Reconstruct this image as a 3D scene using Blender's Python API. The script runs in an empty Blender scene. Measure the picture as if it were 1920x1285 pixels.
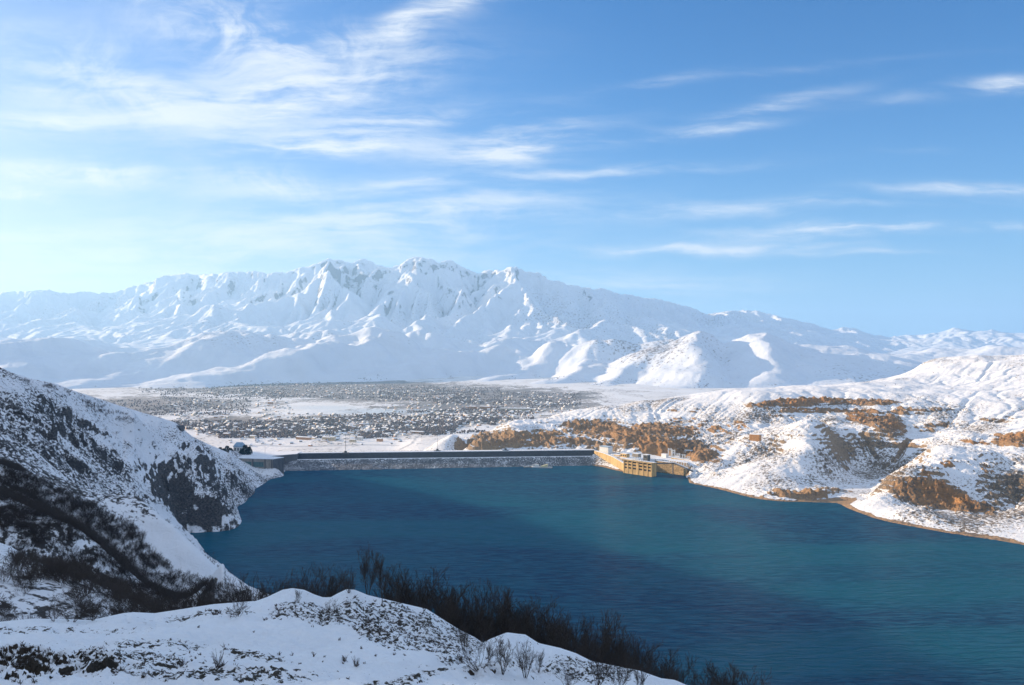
import bpy, math, random, time
import numpy as np
from mathutils import Vector, Matrix
T0=time.time()
C=bpy.context.scene.collection; S=bpy.context.scene
rad=math.radians
# ---------------------------------------------------------------- camera, sky, sun, exposure
F=1493.33; HY=650.0; CX=960.0; H=260.0           # focal length in photo pixels, horizon row, centre column, camera height above the lake
SUN_A=rad(25); SUN_E=rad(14)
cam=bpy.data.cameras.new('camera'); co=bpy.data.objects.new('camera',cam); C.objects.link(co); S.camera=co
cam.sensor_width=36; cam.lens=28; cam.shift_y=(HY-642.5)/1920; cam.clip_start=.5; cam.clip_end=120000
co.location=(0,0,H); co.rotation_euler=(rad(90),0,0)
sd=Vector((-math.cos(SUN_E)*math.cos(SUN_A),math.cos(SUN_E)*math.sin(SUN_A),math.sin(SUN_E)))
sl=bpy.data.lights.new('sun','SUN'); so=bpy.data.objects.new('sun',sl); C.objects.link(so)
sl.energy=4.8; sl.angle=rad(.5); sl.color=(1,.74,.48); so.rotation_euler=sd.to_track_quat('Z','Y').to_euler(); so.location=(-900,300,900)
S.view_settings.view_transform='Standard'; S.view_settings.look='None'; S.view_settings.gamma=1; S.view_settings.exposure=1.2; S.view_settings.use_curve_mapping=False
S.cycles.max_bounces=6; S.cycles.diffuse_bounces=3; S.cycles.glossy_bounces=2; S.cycles.volume_bounces=1; S.cycles.transparent_max_bounces=8
S.cycles.use_denoising=True
W=bpy.data.worlds.new('World'); S.world=W; W.use_nodes=True; nt=W.node_tree; N=nt.nodes; L=nt.links
class NB:
    """short node-tree writer"""
    def __init__(s,nt): s.n=nt.nodes; s.l=nt.links
    def node(s,t,ins={},**kw):
        n=s.n.new(t)
        for k,v in kw.items(): setattr(n,k,v)
        for k,v in ins.items(): s.put(n.inputs[k],v)
        return n
    def put(s,sock,v):
        if isinstance(v,bpy.types.NodeSocket): s.l.new(v,sock)
        else: sock.default_value=v
    def m(s,op,a,b=None,c=None,clamp=False):
        n=s.n.new('ShaderNodeMath'); n.operation=op; n.use_clamp=clamp
        for i,v in enumerate((a,b,c)):
            if v is not None: s.put(n.inputs[i],v)
        return n.outputs[0]
    def ss(s,x,a,b):
        n=s.n.new('ShaderNodeMapRange'); n.interpolation_type='SMOOTHSTEP'; s.put(n.inputs[0],x); s.put(n.inputs[1],a); s.put(n.inputs[2],b); return n.outputs[0]
    def lin(s,x,a,b,c,d):
        n=s.n.new('ShaderNodeMapRange'); s.put(n.inputs[0],x)
        for i,v in enumerate((a,b,c,d)): s.put(n.inputs[i+1],v)
        return n.outputs[0]
    def mix(s,f,a,b,bt='MIX'):
        n=s.n.new('ShaderNodeMix'); n.data_type='RGBA'; n.blend_type=bt; s.put(n.inputs[0],f); s.put(n.inputs[6],a); s.put(n.inputs[7],b); return n.outputs[2]
    def noise(s,vec,scale,detail=6,rough=.55,dist=0,typ='FBM',out=0):
        n=s.n.new('ShaderNodeTexNoise'); n.noise_type=typ
        s.l.new(vec,n.inputs['Vector']); n.inputs['Scale'].default_value=scale; n.inputs['Detail'].default_value=detail; n.inputs['Roughness'].default_value=rough; s.put(n.inputs['Distortion'],dist)
        return n.outputs[out]
    def comb(s,x,y,z=0.0):
        n=s.n.new('ShaderNodeCombineXYZ'); s.put(n.inputs[0],x); s.put(n.inputs[1],y); s.put(n.inputs[2],z); return n.outputs[0]
    def sep(s,v):
        n=s.n.new('ShaderNodeSeparateXYZ'); s.l.new(v,n.inputs[0]); return n.outputs
    def mapping(s,v,loc=(0,0,0),rot=(0,0,0),scale=(1,1,1)):
        n=s.n.new('ShaderNodeMapping'); s.l.new(v,n.inputs[0]); n.inputs[1].default_value=loc; n.inputs[2].default_value=rot; n.inputs[3].default_value=scale; return n.outputs[0]
def build_sky():
    b=NB(nt); N.clear()
    out=N.new('ShaderNodeOutputWorld'); bg=N.new('ShaderNodeBackground')
    sky=N.new('ShaderNodeTexSky'); sky.sky_type='NISHITA'; sky.sun_disc=False; sky.sun_elevation=SUN_E
    sky.sun_rotation=math.atan2(sd.x,sd.y); sky.air_density=1.0; sky.dust_density=.6; sky.ozone_density=2.2; sky.altitude=900
    geo=N.new('ShaderNodeTexCoord'); x,y,z=b.sep(geo.outputs['Generated'])
    ya=b.m('MAXIMUM',b.m('ABSOLUTE',y),.08)
    u=b.m('DIVIDE',x,ya); v=b.m('DIVIDE',z,ya)
    uv=b.comb(u,v)
    # wisps: stretched, rotated and warped noise
    warp=b.noise(b.mapping(uv,scale=(3,6,1)),1.0,5,.55,0,out=1)
    wv=b.node('ShaderNodeVectorMath',operation='MULTIPLY_ADD'); L.new(warp,wv.inputs[0]); wv.inputs[1].default_value=(.12,.06,0); L.new(uv,wv.inputs[2])
    st=b.noise(b.mapping(wv.outputs[0],rot=(0,0,rad(-9)),scale=(3.2,21,1)),1.0,10,.62)
    fine=b.noise(b.mapping(wv.outputs[0],rot=(0,0,rad(-13)),scale=(9,62,1)),1.0,8,.65)
    curl=b.noise(b.mapping(wv.outputs[0],rot=(0,0,rad(20)),scale=(9,15,1)),1.0,11,.64,.9)
    # cloud banks: px, py, half length, half height, tilt in degrees (up to the right), strength, curliness
    banks=[(250,330,420,150,0,.16,.4),(470,60,200,62,-12,.6,1),(560,110,150,28,8,.5,1),(790,40,150,28,22,.8,.3),(110,130,190,70,-5,.55,.7),(320,190,180,50,-8,.6,.8),
     (330,220,80,24,0,.8,.6),(560,175,260,55,10,.8,.3),(90,235,160,22,3,.65,.3),(590,275,200,24,2,.95,.2),(960,270,160,38,8,.75,.1),(120,330,190,22,-4,.85,.6),(30,365,70,14,-6,.9,.5),
     (250,343,40,12,0,.6,.5),(500,352,130,28,-4,.65,.7),(760,352,160,14,4,.5,.1),(1080,325,260,12,3,.42,.0),(830,405,230,30,5,.6,.2),(640,430,420,55,3,.5,.3),(420,480,420,45,0,.7,.3),(120,540,300,60,0,.8,.2),(1200,525,240,22,0,.5,0),(1330,565,90,16,-5,.5,0),
     (1190,158,130,10,9,.30,.1),(1400,205,170,13,13,.40,.1),(1320,243,95,10,7,.60,.1),(1530,120,230,8,6,.10,0),(1700,175,260,12,7,.13,.1),(1890,148,60,14,4,.8,.1),(1820,355,170,12,1,.6,0),(1330,400,210,14,2,.45,0),(1600,385,220,10,1,.3,0),
     (1680,428,260,12,3,.85,0),(1290,470,260,8,1,.8,0),(1600,478,150,6,0,.4,0),(60,440,150,20,0,.4,.2),(1540,440,200,22,3,.3,0),(700,235,200,25,6,.6,.1),(1720,280,70,6,2,.15,0)]
    dens=None; base=b.m('MULTIPLY_ADD',st,.55,b.m('MULTIPLY',fine,.45))
    curly=b.m('MULTIPLY_ADD',curl,.6,b.m('MULTIPLY',st,.4))
    bs=b.ss(base,.40,.66); cs=b.ss(curly,.40,.64)
    wx,wy,_=b.sep(wv.outputs[0])
    for (px,py,a,h,t,s,cu) in banks:
        cu_=(px-CX)/F+.06; cv_=(HY-py)/F+.03; ca,sa=math.cos(rad(t)),math.sin(rad(t))
        a/=F; h/=F
        du=b.m('SUBTRACT',wx,cu_); dv=b.m('SUBTRACT',wy,cv_)
        p=b.m('MULTIPLY_ADD',du,ca/a,b.m('MULTIPLY',dv,sa/a)); q=b.m('MULTIPLY_ADD',du,-sa/h,b.m('MULTIPLY',dv,ca/h))
        r=b.m('MULTIPLY_ADD',p,p,b.m('MULTIPLY',q,q))
        g=b.m('MULTIPLY',b.m('EXPONENT',b.m('MULTIPLY',r,-1.1)),s)
        tx=b.m('MULTIPLY_ADD',cs,cu,b.m('MULTIPLY',bs,1-cu)) if cu>0 else bs
        g=b.m('MULTIPLY',g,b.m('MULTIPLY_ADD',tx,2.0,.07))
        dens=g if dens is None else b.m('MAXIMUM',dens,g) if False else b.m('SUBTRACT',b.m('ADD',dens,g),b.m('MULTIPLY',dens,g))
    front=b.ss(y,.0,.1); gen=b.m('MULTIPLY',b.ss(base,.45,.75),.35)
    over=b.m('MAXIMUM',b.m('SUBTRACT',1.0,front),b.ss(v,.50,1.1)); dens=b.m('MAXIMUM',b.m('MULTIPLY',dens,front),b.m('MULTIPLY',b.m('MULTIPLY_ADD',bs,.4,.42),over),clamp=True)  # bright cloud veil added overhead and behind the view to brighten shaded snow
    up=b.ss(z,-.01,.03); dens=b.m('MULTIPLY',dens,up)
    skyc=b.mix(1.0,sky.outputs[0],SKYTINT,'MULTIPLY')
    # paler air low down in the sky
    low=b.m('MINIMUM',.97,b.m('MULTIPLY',b.m('EXPONENT',b.m('MULTIPLY',b.m('MAXIMUM',z,0.0),b.lin(u,-.65,.15,-3.6,-8.0))),1.15))
    skyc=b.mix(low,skyc,b.mix(b.ss(b.m('SUBTRACT',u,b.m('MULTIPLY',y,0.0)),-.75,.25),(4.1,3.85,3.8,1),LOWSKY))
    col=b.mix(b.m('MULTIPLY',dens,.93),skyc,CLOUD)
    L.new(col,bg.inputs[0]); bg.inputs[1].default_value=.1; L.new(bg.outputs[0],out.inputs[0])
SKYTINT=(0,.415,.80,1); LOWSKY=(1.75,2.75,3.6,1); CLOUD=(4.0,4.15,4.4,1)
build_sky()
# ---------------------------------------------------------------- numeric helpers
def P2W(px,py,D): return ((px-CX)/F*D, D, H-(py-HY)/F*D)
class Perlin:
    def __init__(s,seed):
        r=np.random.RandomState(seed); s.p=r.permutation(256).astype(np.int32); s.p=np.concatenate([s.p,s.p])
        a=r.rand(256)*2*np.pi; s.gx=np.cos(a).astype(np.float32); s.gy=np.sin(a).astype(np.float32)
    def __call__(s,x,y):
        xf=np.floor(x); yf=np.floor(y); xi=xf.astype(np.int64)&255; yi=yf.astype(np.int64)&255
        fx=(x-xf).astype(np.float32); fy=(y-yf).astype(np.float32)
        u=fx*fx*fx*(fx*(fx*6-15)+10); v=fy*fy*fy*(fy*(fy*6-15)+10)
        p=s.p
        def g(ix,iy,dx,dy):
            h=p[p[ix&255]+(iy&255)]; return s.gx[h]*dx+s.gy[h]*dy
        a=g(xi,yi,fx,fy); b=g(xi+1,yi,fx-1,fy); c=g(xi,yi+1,fx,fy-1); d=g(xi+1,yi+1,fx-1,fy-1)
        return ((a+u*(b-a))*(1-v)+(c+u*(d-c))*v)*1.5
NZ=[Perlin(k) for k in range(12)]
def fbm(x,y,wl,octs,seed=0,gain=.5,rid=False):
    o=0;a=1;t=0
    for k in range(octs):
        n=NZ[(seed+k)%12](x/wl+17.3*seed+k*7.7,y/wl+9.1*seed-k*3.3)
        if rid: n=1-2*np.abs(n)
        o=o+a*n;t+=a;a*=gain;wl/=2.03
    return o/t
def rbf(pts,smooth=0.0):
    """thin-plate surface through (x,y,z) points"""
    p=np.array(pts,float); s=np.abs(p[:,:2]).max(); q=p[:,:2]/s; n=len(q)
    def U(r2): return r2*np.log(r2+1e-12)*.5
    K=U(((q[:,None]-q[None])**2).sum(-1))+np.eye(n)*smooth
    A=np.zeros((n+3,n+3)); A[:n,:n]=K; A[:n,n]=1; A[:n,n+1:]=q; A[n:,:n]=A[:n,n:].T
    w=np.linalg.solve(A,np.concatenate([p[:,2],[0,0,0]]))
    def f(x,y):
        sh=x.shape; x=x.ravel()/s; y=y.ravel()/s; o=w[n]+w[n+1]*x+w[n+2]*y
        for k in range(n): o+=w[k]*U((x-q[k,0])**2+(y-q[k,1])**2)
        return o.reshape(sh)
    return f
def blur(z,n):
    for _ in range(n):
        z=np.pad(z,1,mode='edge'); z=(z[:-2,1:-1]+2*z[1:-1,1:-1]+z[2:,1:-1])/4; z=np.pad(z,((0,0),(1,1)),mode='edge'); z=(z[:,:-2]+2*z[:,1:-1]+z[:,2:])/4
    return z
def erode(z,U,cell,steps,K=.02,m=.45,kd=.05,A=None,base=None,talus=1.1):
    ny,nx=z.shape; N=ny*nx; idx=np.arange(N).reshape(ny,nx)
    if A is None: A=np.ones(N)
    offs=[(dy,dx) for dy in(-1,0,1) for dx in(-1,0,1) if dy or dx]
    for it in range(steps):
        zp=np.pad(z,1,constant_values=1e9); ip=np.pad(idx,1,mode='edge')
        best=np.zeros((ny,nx)); rec=idx.copy()
        for dy,dx in offs:
            s=(z-zp[1+dy:1+dy+ny,1+dx:1+dx+nx])/(cell*math.hypot(dy,dx))
            k=s>best; best=np.where(k,s,best); rec=np.where(k,ip[1+dy:1+dy+ny,1+dx:1+dx+nx],rec)
        r=rec.ravel(); src=(r!=idx.ravel())
        A=1+np.bincount(r[src],weights=A[src],minlength=N); A=np.minimum(A,N)
        Am=A.reshape(ny,nx)
        pit=(~src).reshape(ny,nx)
        e=np.minimum(K*(Am*cell/50)**m*best*cell, .45*best*cell)
        z=z-e+U
        z=z+kd*(blur(z,1)-z)
        z=np.where(pit,blur(z,1)+.01,z)
        over=np.maximum(best-talus,0)*cell*.3; z=z-over
    return z,A
def bil(G,x0,y0,cell,x,y):
    """Catmull-Rom style smooth sample of grid"""
    ny,nx=G.shape
    u=np.clip((x-x0)/cell,1,nx-3.001); v=np.clip((y-y0)/cell,1,ny-3.001)
    i=u.astype(int); j=v.astype(int); fu=u-i; fv=v-j
    def w(t): return (-.5*t+t*t-.5*t**3, 1-2.5*t*t+1.5*t**3, .5*t+2*t*t-1.5*t**3, -.5*t*t+.5*t**3)
    wu=w(fu); wv=w(fv); o=0
    for b in range(4):
        r=0
        for a in range(4): r=r+wu[a]*G[j-1+b,i-1+a]
        o=o+wv[b]*r
    return o
def W2P(x,y,z): return CX+x/y*F, HY-(z-H)/y*F
def place(hf,px,py,d0,d1,n=1500):
    """ground point of height function hf seen at photo pixel (px,py) between depths d0 and d1"""
    px=np.atleast_1d(np.array(px,float)); py=np.atleast_1d(np.array(py,float)); D=np.geomspace(d0,d1,n)
    out=np.full((len(px),3),np.nan)
    for i in range(len(px)):
        x=(px[i]-CX)/F*D; g=hf(x,D); s=H-(py[i]-HY)/F*D
        k=np.nonzero(g>=s)[0]
        if len(k): k=k[0]; out[i]=(x[k],D[k],g[k])
    return out
def grid_mesh(name,X,Y,Z,mats,attrs=None,keep=None,smooth=True):
    ny,nx=X.shape; me=bpy.data.meshes.new(name)
    idx=np.arange(nx*ny).reshape(ny,nx)
    q=np.stack([idx[:-1,:-1],idx[:-1,1:],idx[1:,1:],idx[1:,:-1]],-1).reshape(-1,4)
    if keep is not None:
        k=keep.ravel()[q].any(1); q=q[k]
        used=np.unique(q); rm=np.full(nx*ny,-1); rm[used]=np.arange(len(used)); q=rm[q]
    else: used=np.arange(nx*ny)
    v=np.stack([X.ravel(),Y.ravel(),Z.ravel()],-1)[used].astype(np.float32)
    raw_mesh(me,v,q)
    if smooth: me.polygons.foreach_set('use_smooth',np.ones(len(q),bool))
    if attrs is not None:
        a=me.color_attributes.new('mask','FLOAT_COLOR','POINT')
        col=np.concatenate([attrs.reshape(-1,attrs.shape[-1])[used],np.ones((len(used),4-attrs.shape[-1]))],1).astype(np.float32)
        a.data.foreach_set('color',col.ravel())
    for m_ in mats: me.materials.append(m_)
    o=bpy.data.objects.new(name,me); C.objects.link(o); return o
def raw_mesh(me,v,q,k=4):
    me.vertices.add(len(v)); me.vertices.foreach_set('co',np.ascontiguousarray(v,np.float32).ravel())
    me.loops.add(len(q)*k); me.loops.foreach_set('vertex_index',np.ascontiguousarray(q,np.int32).ravel())
    me.polygons.add(len(q)); me.polygons.foreach_set('loop_start',np.arange(0,len(q)*k,k,dtype=np.int32))
    me.update(calc_edges=True); me.validate()
def tag(o,label=None,cat=None,group=None,kind=None):
    for k,v in(('label',label),('category',cat),('group',group),('kind',kind)):
        if v: o[k]=v
    return o
def ell(px,py,lst,soft=1.0):
    """sum of soft ellipses (px,py,rx,ry,tilt deg down-right,strength) -> mask of real patches on the ground"""
    o=np.zeros(px.shape,np.float32)
    for cx,cy,rx,ry,t,s in lst:
        c,n=math.cos(rad(t)),math.sin(rad(t)); dx=px-cx; dy=py-cy
        r=((dx*c+dy*n)/rx)**2+((-dx*n+dy*c)/ry)**2
        o=np.maximum(o,s*np.exp(-.7*r*r))
    return o
# ---------------------------------------------------------------- materials
def fit_sky(P,Y,Z,want,win,n=4,lo=-1e9,hi=1e9,k=4):
    """raise or lower the ground near its visible crest until the crest stands where the photo has it"""
    pc=P[0]; wy=np.interp(pc,[a for a,b in want],[b for a,b in want]); use=((pc>=want[0][0])&(pc<=want[-1][0])).astype(float)
    sm=lambda v:np.convolve(np.pad(v,k,mode='edge'),np.ones(2*k+1)/(2*k+1),'valid')
    ok=(Y[:,0]>lo)&(Y[:,0]<hi)
    for _ in range(n):
        py=HY-(Z-H)/Y*F; py[~ok]=1e9; i=py.argmin(0); ys=sm(Y[i,np.arange(len(pc))]); e=(wy-py.min(0))/F*ys*use; e=np.clip(e,-400,400)
        Z=Z-e[None]*np.exp(-((Y-ys[None])/(win*ys[None]))**2)
    return Z
def mat(name):
    m_=bpy.data.materials.new(name); m_.use_nodes=True; m_.node_tree.nodes.clear(); b=NB(m_.node_tree)
    o=b.node('ShaderNodeOutputMaterial'); p=b.node('ShaderNodeBsdfPrincipled'); b.l.new(p.outputs[0],o.inputs[0]); return m_,b,p
def terrain_mat(name,scale,rockA,rockB,rockC,snow=(.80,.83,.87,1),slope=(.62,.80),speck=(.5,.62),bump=1.0,soil=(.16,.12,.09,1),rock_gain=1.0,flatv=-.30,streak=False,bumpd=1.0,strata=(1,1,1),srot=(0,0,0),spk_scale=None):
    """snow lying on rock; mask attribute R = bare rock, G = orange tint, B = dark speckle of stones and low scrub"""
    m_,b,p=mat(name)
    g=b.node('ShaderNodeNewGeometry'); pos=g.outputs['Position']; nz=b.sep(g.outputs['Normal'])[2]
    at=b.node('ShaderNodeVertexColor',layer_name='mask'); r_,g_,b_=b.node('ShaderNodeSeparateColor',{0:at.outputs[0]}).outputs[:3]
    ps=b.mapping(pos,rot=srot,scale=strata)
    n1=b.noise(ps,1/scale,8,.62); n2=b.noise(ps,1/(scale*.22),6,.65); n3=b.noise(pos,1/(scale*6),4,.5)
    sp=b.noise(pos,1/(spk_scale or scale*.35),4,.7)
    nn=b.m('MULTIPLY_ADD',n1,.6,b.m('MULTIPLY',n2,.4))
    # bare where steep, where the rock mask says so, broken by noise
    sl=b.lin(nz,slope[0],slope[1],.32,flatv)
    e=b.m('ADD',b.m('ADD',nn,sl),b.m('MULTIPLY_ADD',r_,.42*rock_gain,-.08))
    bare=b.ss(e,.56,.62)
    spk=b.m('MULTIPLY',b.ss(b.m('MULTIPLY_ADD',b_,.30,sp),speck[0]+.22,speck[1]+.22),b.ss(b_,0.02,.2))
    cr=b.mix(b.ss(n2,.35,.65),rockA,rockB); cr=b.mix(b.m('MULTIPLY',g_,b.lin(n3,.35,.65,.7,1.0)),cr,b.mix(b.ss(n1,.3,.7),rockC,tuple(c*.55 for c in rockC[:3])+(1,)))
    sn=b.mix(b.ss(n3,.4,.7),snow,tuple(c*.93 for c in snow[:3])+(1,))
    col=b.mix(bare,sn,cr); col=b.mix(spk,col,soil)
    b.put(p.inputs['Base Color'],col); p.inputs['Roughness'].default_value=.75; p.inputs['Specular IOR Level'].default_value=.2
    if streak:
        sk=b.noise(b.mapping(pos,rot=(0,0,rad(-8)),scale=(.55,3.6,2.)),1.0,6,.7); col=b.mix(b.m('MULTIPLY',b.m('MULTIPLY',b.ss(sk,.53,.66),g_),.55),col,(.16,.16,.17,1))
    hgt=b.m('ADD',b.m('MULTIPLY',n2,b.lin(bare,0,1,.25,1.0)),b.m('MULTIPLY',n1,b.lin(bare,0,1,.6,2.5)))
    bp=b.node('ShaderNodeBump',{'Height':hgt,'Distance':scale*.25*bumpd,'Strength':bump}); b.l.new(bp.outputs[0],p.inputs['Normal'])
    return m_
def flat_mat(name,col,rough=.7,var=.25,scale=1.0,metal=0,snow=0.0,bump=.3,streak=None):
    m_,b,p=mat(name); g=b.node('ShaderNodeNewGeometry'); tc=b.node('ShaderNodeTexCoord'); pos=tc.outputs['Object']
    v=b.mapping(pos,scale=streak) if streak else pos
    n=b.noise(v,1/scale,6,.6); n2=b.noise(pos,.23/scale,4,.6)
    c=b.mix(b.ss(n,.3,.7),tuple(x*(1-var) for x in col[:3])+(1,),tuple(min(1,x*(1+var*.6)) for x in col[:3])+(1,))
    c=b.mix(b.m('MULTIPLY',b.ss(n2,.5,.7),.3),c,tuple(x*.6 for x in col[:3])+(1,))
    if snow>0:
        nz=b.sep(g.outputs['Normal'])[2]; f=b.m('MULTIPLY',b.ss(b.m('MULTIPLY_ADD',n,.35,nz),.75,.9),snow); c=b.mix(f,c,(.80,.83,.87,1))
    b.put(p.inputs['Base Color'],c); p.inputs['Roughness'].default_value=rough; p.inputs['Metallic'].default_value=metal; p.inputs['Specular IOR Level'].default_value=.25
    bp=b.node('ShaderNodeBump',{'Height':n,'Distance':.15*scale,'Strength':bump}); b.l.new(bp.outputs[0],p.inputs['Normal'])
    return m_
M={}
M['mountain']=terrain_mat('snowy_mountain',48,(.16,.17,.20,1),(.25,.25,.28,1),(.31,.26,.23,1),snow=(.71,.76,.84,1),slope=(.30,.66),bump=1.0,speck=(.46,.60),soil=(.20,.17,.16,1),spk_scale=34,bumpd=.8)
M['right']=terrain_mat('snowy_red_hill',13,(.27,.20,.14,1),(.44,.33,.21,1),(.54,.27,.095,1),slope=(.60,.95),flatv=-.50,speck=(.42,.53),soil=(.17,.14,.11,1),rock_gain=1.65,spk_scale=4.5,bumpd=.9,strata=(1,1,2.2))
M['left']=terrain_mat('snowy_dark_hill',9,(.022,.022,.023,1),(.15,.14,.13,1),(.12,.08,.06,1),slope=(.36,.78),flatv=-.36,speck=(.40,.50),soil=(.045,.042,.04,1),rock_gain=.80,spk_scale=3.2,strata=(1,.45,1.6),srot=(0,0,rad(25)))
M['near']=terrain_mat('snowy_near_ground',1.6,(.03,.028,.024,1),(.08,.07,.055,1),(.10,.07,.05,1),slope=(.50,.80),speck=(.57,.62),soil=(.04,.037,.03,1),rock_gain=.9,spk_scale=.42,bumpd=1.5,streak=True,snow=(.83,.88,.93,1))
M['bank']=terrain_mat('snowy_bank_behind',26,(.06,.055,.05,1),(.12,.11,.10,1),(.10,.07,.05,1),slope=(.60,.86))
def valley_mat():
    m_,b,p=mat('valley_snow_fields'); g=b.node('ShaderNodeNewGeometry'); pos=g.outputs['Position']
    at=b.node('ShaderNodeVertexColor',layer_name='mask'); r_,g_,b_=b.node('ShaderNodeSeparateColor',{0:at.outputs[0]}).outputs[:3]
    n=b.noise(pos,1/70.,7,.68); f=b.noise(b.mapping(pos,scale=(1,.5,1)),1/16.,5,.7); w=b.noise(pos,1/420.,5,.6)
    vo=b.node('ShaderNodeTexVoronoi',{'Scale':1/150.},feature='F1'); b.l.new(b.mapping(pos,rot=(0,0,.3),scale=(1,.6,1)),vo.inputs['Vector'])
    plot=b.sep(vo.outputs['Color'])[0]
    wood=b.ss(b.m('ADD',b.m('MULTIPLY_ADD',n,.5,b.m('MULTIPLY',f,.5)),b.m('MULTIPLY_ADD',r_,.34,b.m('MULTIPLY',plot,.16))),.64,.76)
    sn=b.mix(b.m('MULTIPLY',plot,.5),(.80,.81,.83,1),(.62,.60,.58,1)); sn=b.mix(g_,sn,(.52,.62,.70,1))
    c=b.mix(b.m('MULTIPLY',wood,.9),sn,b.mix(b.ss(w,.4,.6),(.115,.105,.10,1),(.19,.165,.15,1))); c=b.mix(b_,c,(.30,.33,.38,1))
    b.put(p.inputs['Base Color'],c); p.inputs['Roughness'].default_value=.8
    bp=b.node('ShaderNodeBump',{'Height':f,'Distance':8.,'Strength':.6}); b.l.new(bp.outputs[0],p.inputs['Normal']); return m_
M['valley']=valley_mat()
def water_mat():
    m_,b,p=mat('lake_water'); g=b.node('ShaderNodeNewGeometry'); pos=g.outputs['Position']
    w1=b.noise(b.mapping(pos,rot=(0,0,rad(-20)),scale=(.042,.19,1)),1.0,4,.55,.5); w2=b.noise(b.mapping(pos,rot=(0,0,rad(-27)),scale=(.14,.62,1)),1.0,4,.6,.3)
    big=b.noise(b.mapping(pos,rot=(0,0,rad(20)),scale=(.0022,.006,1)),1.0,4,.5,.8)
    h=b.m('MULTIPLY_ADD',w1,1.0,b.m('MULTIPLY',w2,.28))
    c=b.mix(b.m('MULTIPLY_ADD',b.ss(big,.36,.66),.6,.15),(.001,.020,.075,1),(.001,.110,.152,1))
    c=b.mix(b.ss(h,.50,.80),c,b.mix(.8,c,(.012,.10,.17,1)))
    bp=b.node('ShaderNodeBump',{'Height':h,'Distance':3.4,'Strength':1.0})
    m_.node_tree.nodes.remove(p); out=[n for n in m_.node_tree.nodes if n.type=='OUTPUT_MATERIAL'][0]
    df=b.node('ShaderNodeBsdfDiffuse',{'Color':c,'Normal':bp.outputs[0]}); gl=b.node('ShaderNodeBsdfGlossy',{'Color':(.85,.95,1,1),'Roughness':.2,'Normal':bp.outputs[0]})
    fr=b.node('ShaderNodeFresnel',{'IOR':1.33,'Normal':bp.outputs[0]}); mx=b.node('ShaderNodeMixShader',{0:b.m('MULTIPLY',fr.outputs[0],.24),1:df.outputs[0],2:gl.outputs[0]}); b.l.new(mx.outputs[0],out.inputs[0]); return m_
M['water']=water_mat()
# ---------------------------------------------------------------- far mountains
SKYL=[(-700,570),(-300,562),(0,555),(100,552),(190,556),(240,548),(300,530),(350,520),(430,516),(480,520),(560,510),(600,495),(620,491),(660,500),(680,495),(720,500),(745,500),(770,490),(790,487),(830,497),(880,512),(905,518),(935,515),(960,508),(990,518),(1040,535),(1100,545),(1130,548),(1180,560),(1230,565),(1300,582),(1340,592),(1380,586),(1420,590),(1480,600),(1520,610),(1560,622),(1600,618),(1640,632),(1700,630),(1760,625),(1800,617),(1830,622),(1860,622),(1920,630),(2200,625),(2600,625)]
SKYF=[(-300,562),(0,555),(30,552),(75,551),(190,554),(210,552),(240,545),(270,537),(295,527),(320,522),(350,519),(365,521),(385,520),(415,519),(425,515),(490,517),(510,519),(540,515),(560,506),(580,504),(600,498),(617,490),(650,497),(662,499),(675,491),(690,496),(720,507),(735,508),(750,502),(765,492),(782,486),(800,490),(820,497),(845,496),(870,507),(895,519),(915,514),(940,515),(960,506),(975,512),(990,518),(1010,520),(1040,535),(1070,541),(1100,545),(1130,548),(1180,560),(1230,565),(1270,575),(1300,582),(1325,594),(1350,590),(1380,586),(1400,587),(1420,588),(1450,595),(1480,600),(1520,610),(1560,622),(1580,617),(1600,618),(1640,632),(1670,636),(1700,630),(1720,632),(1760,625),(1790,617),(1810,621),(1830,625),(1860,621),(1890,627),(1920,628),(2200,625)]
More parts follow.
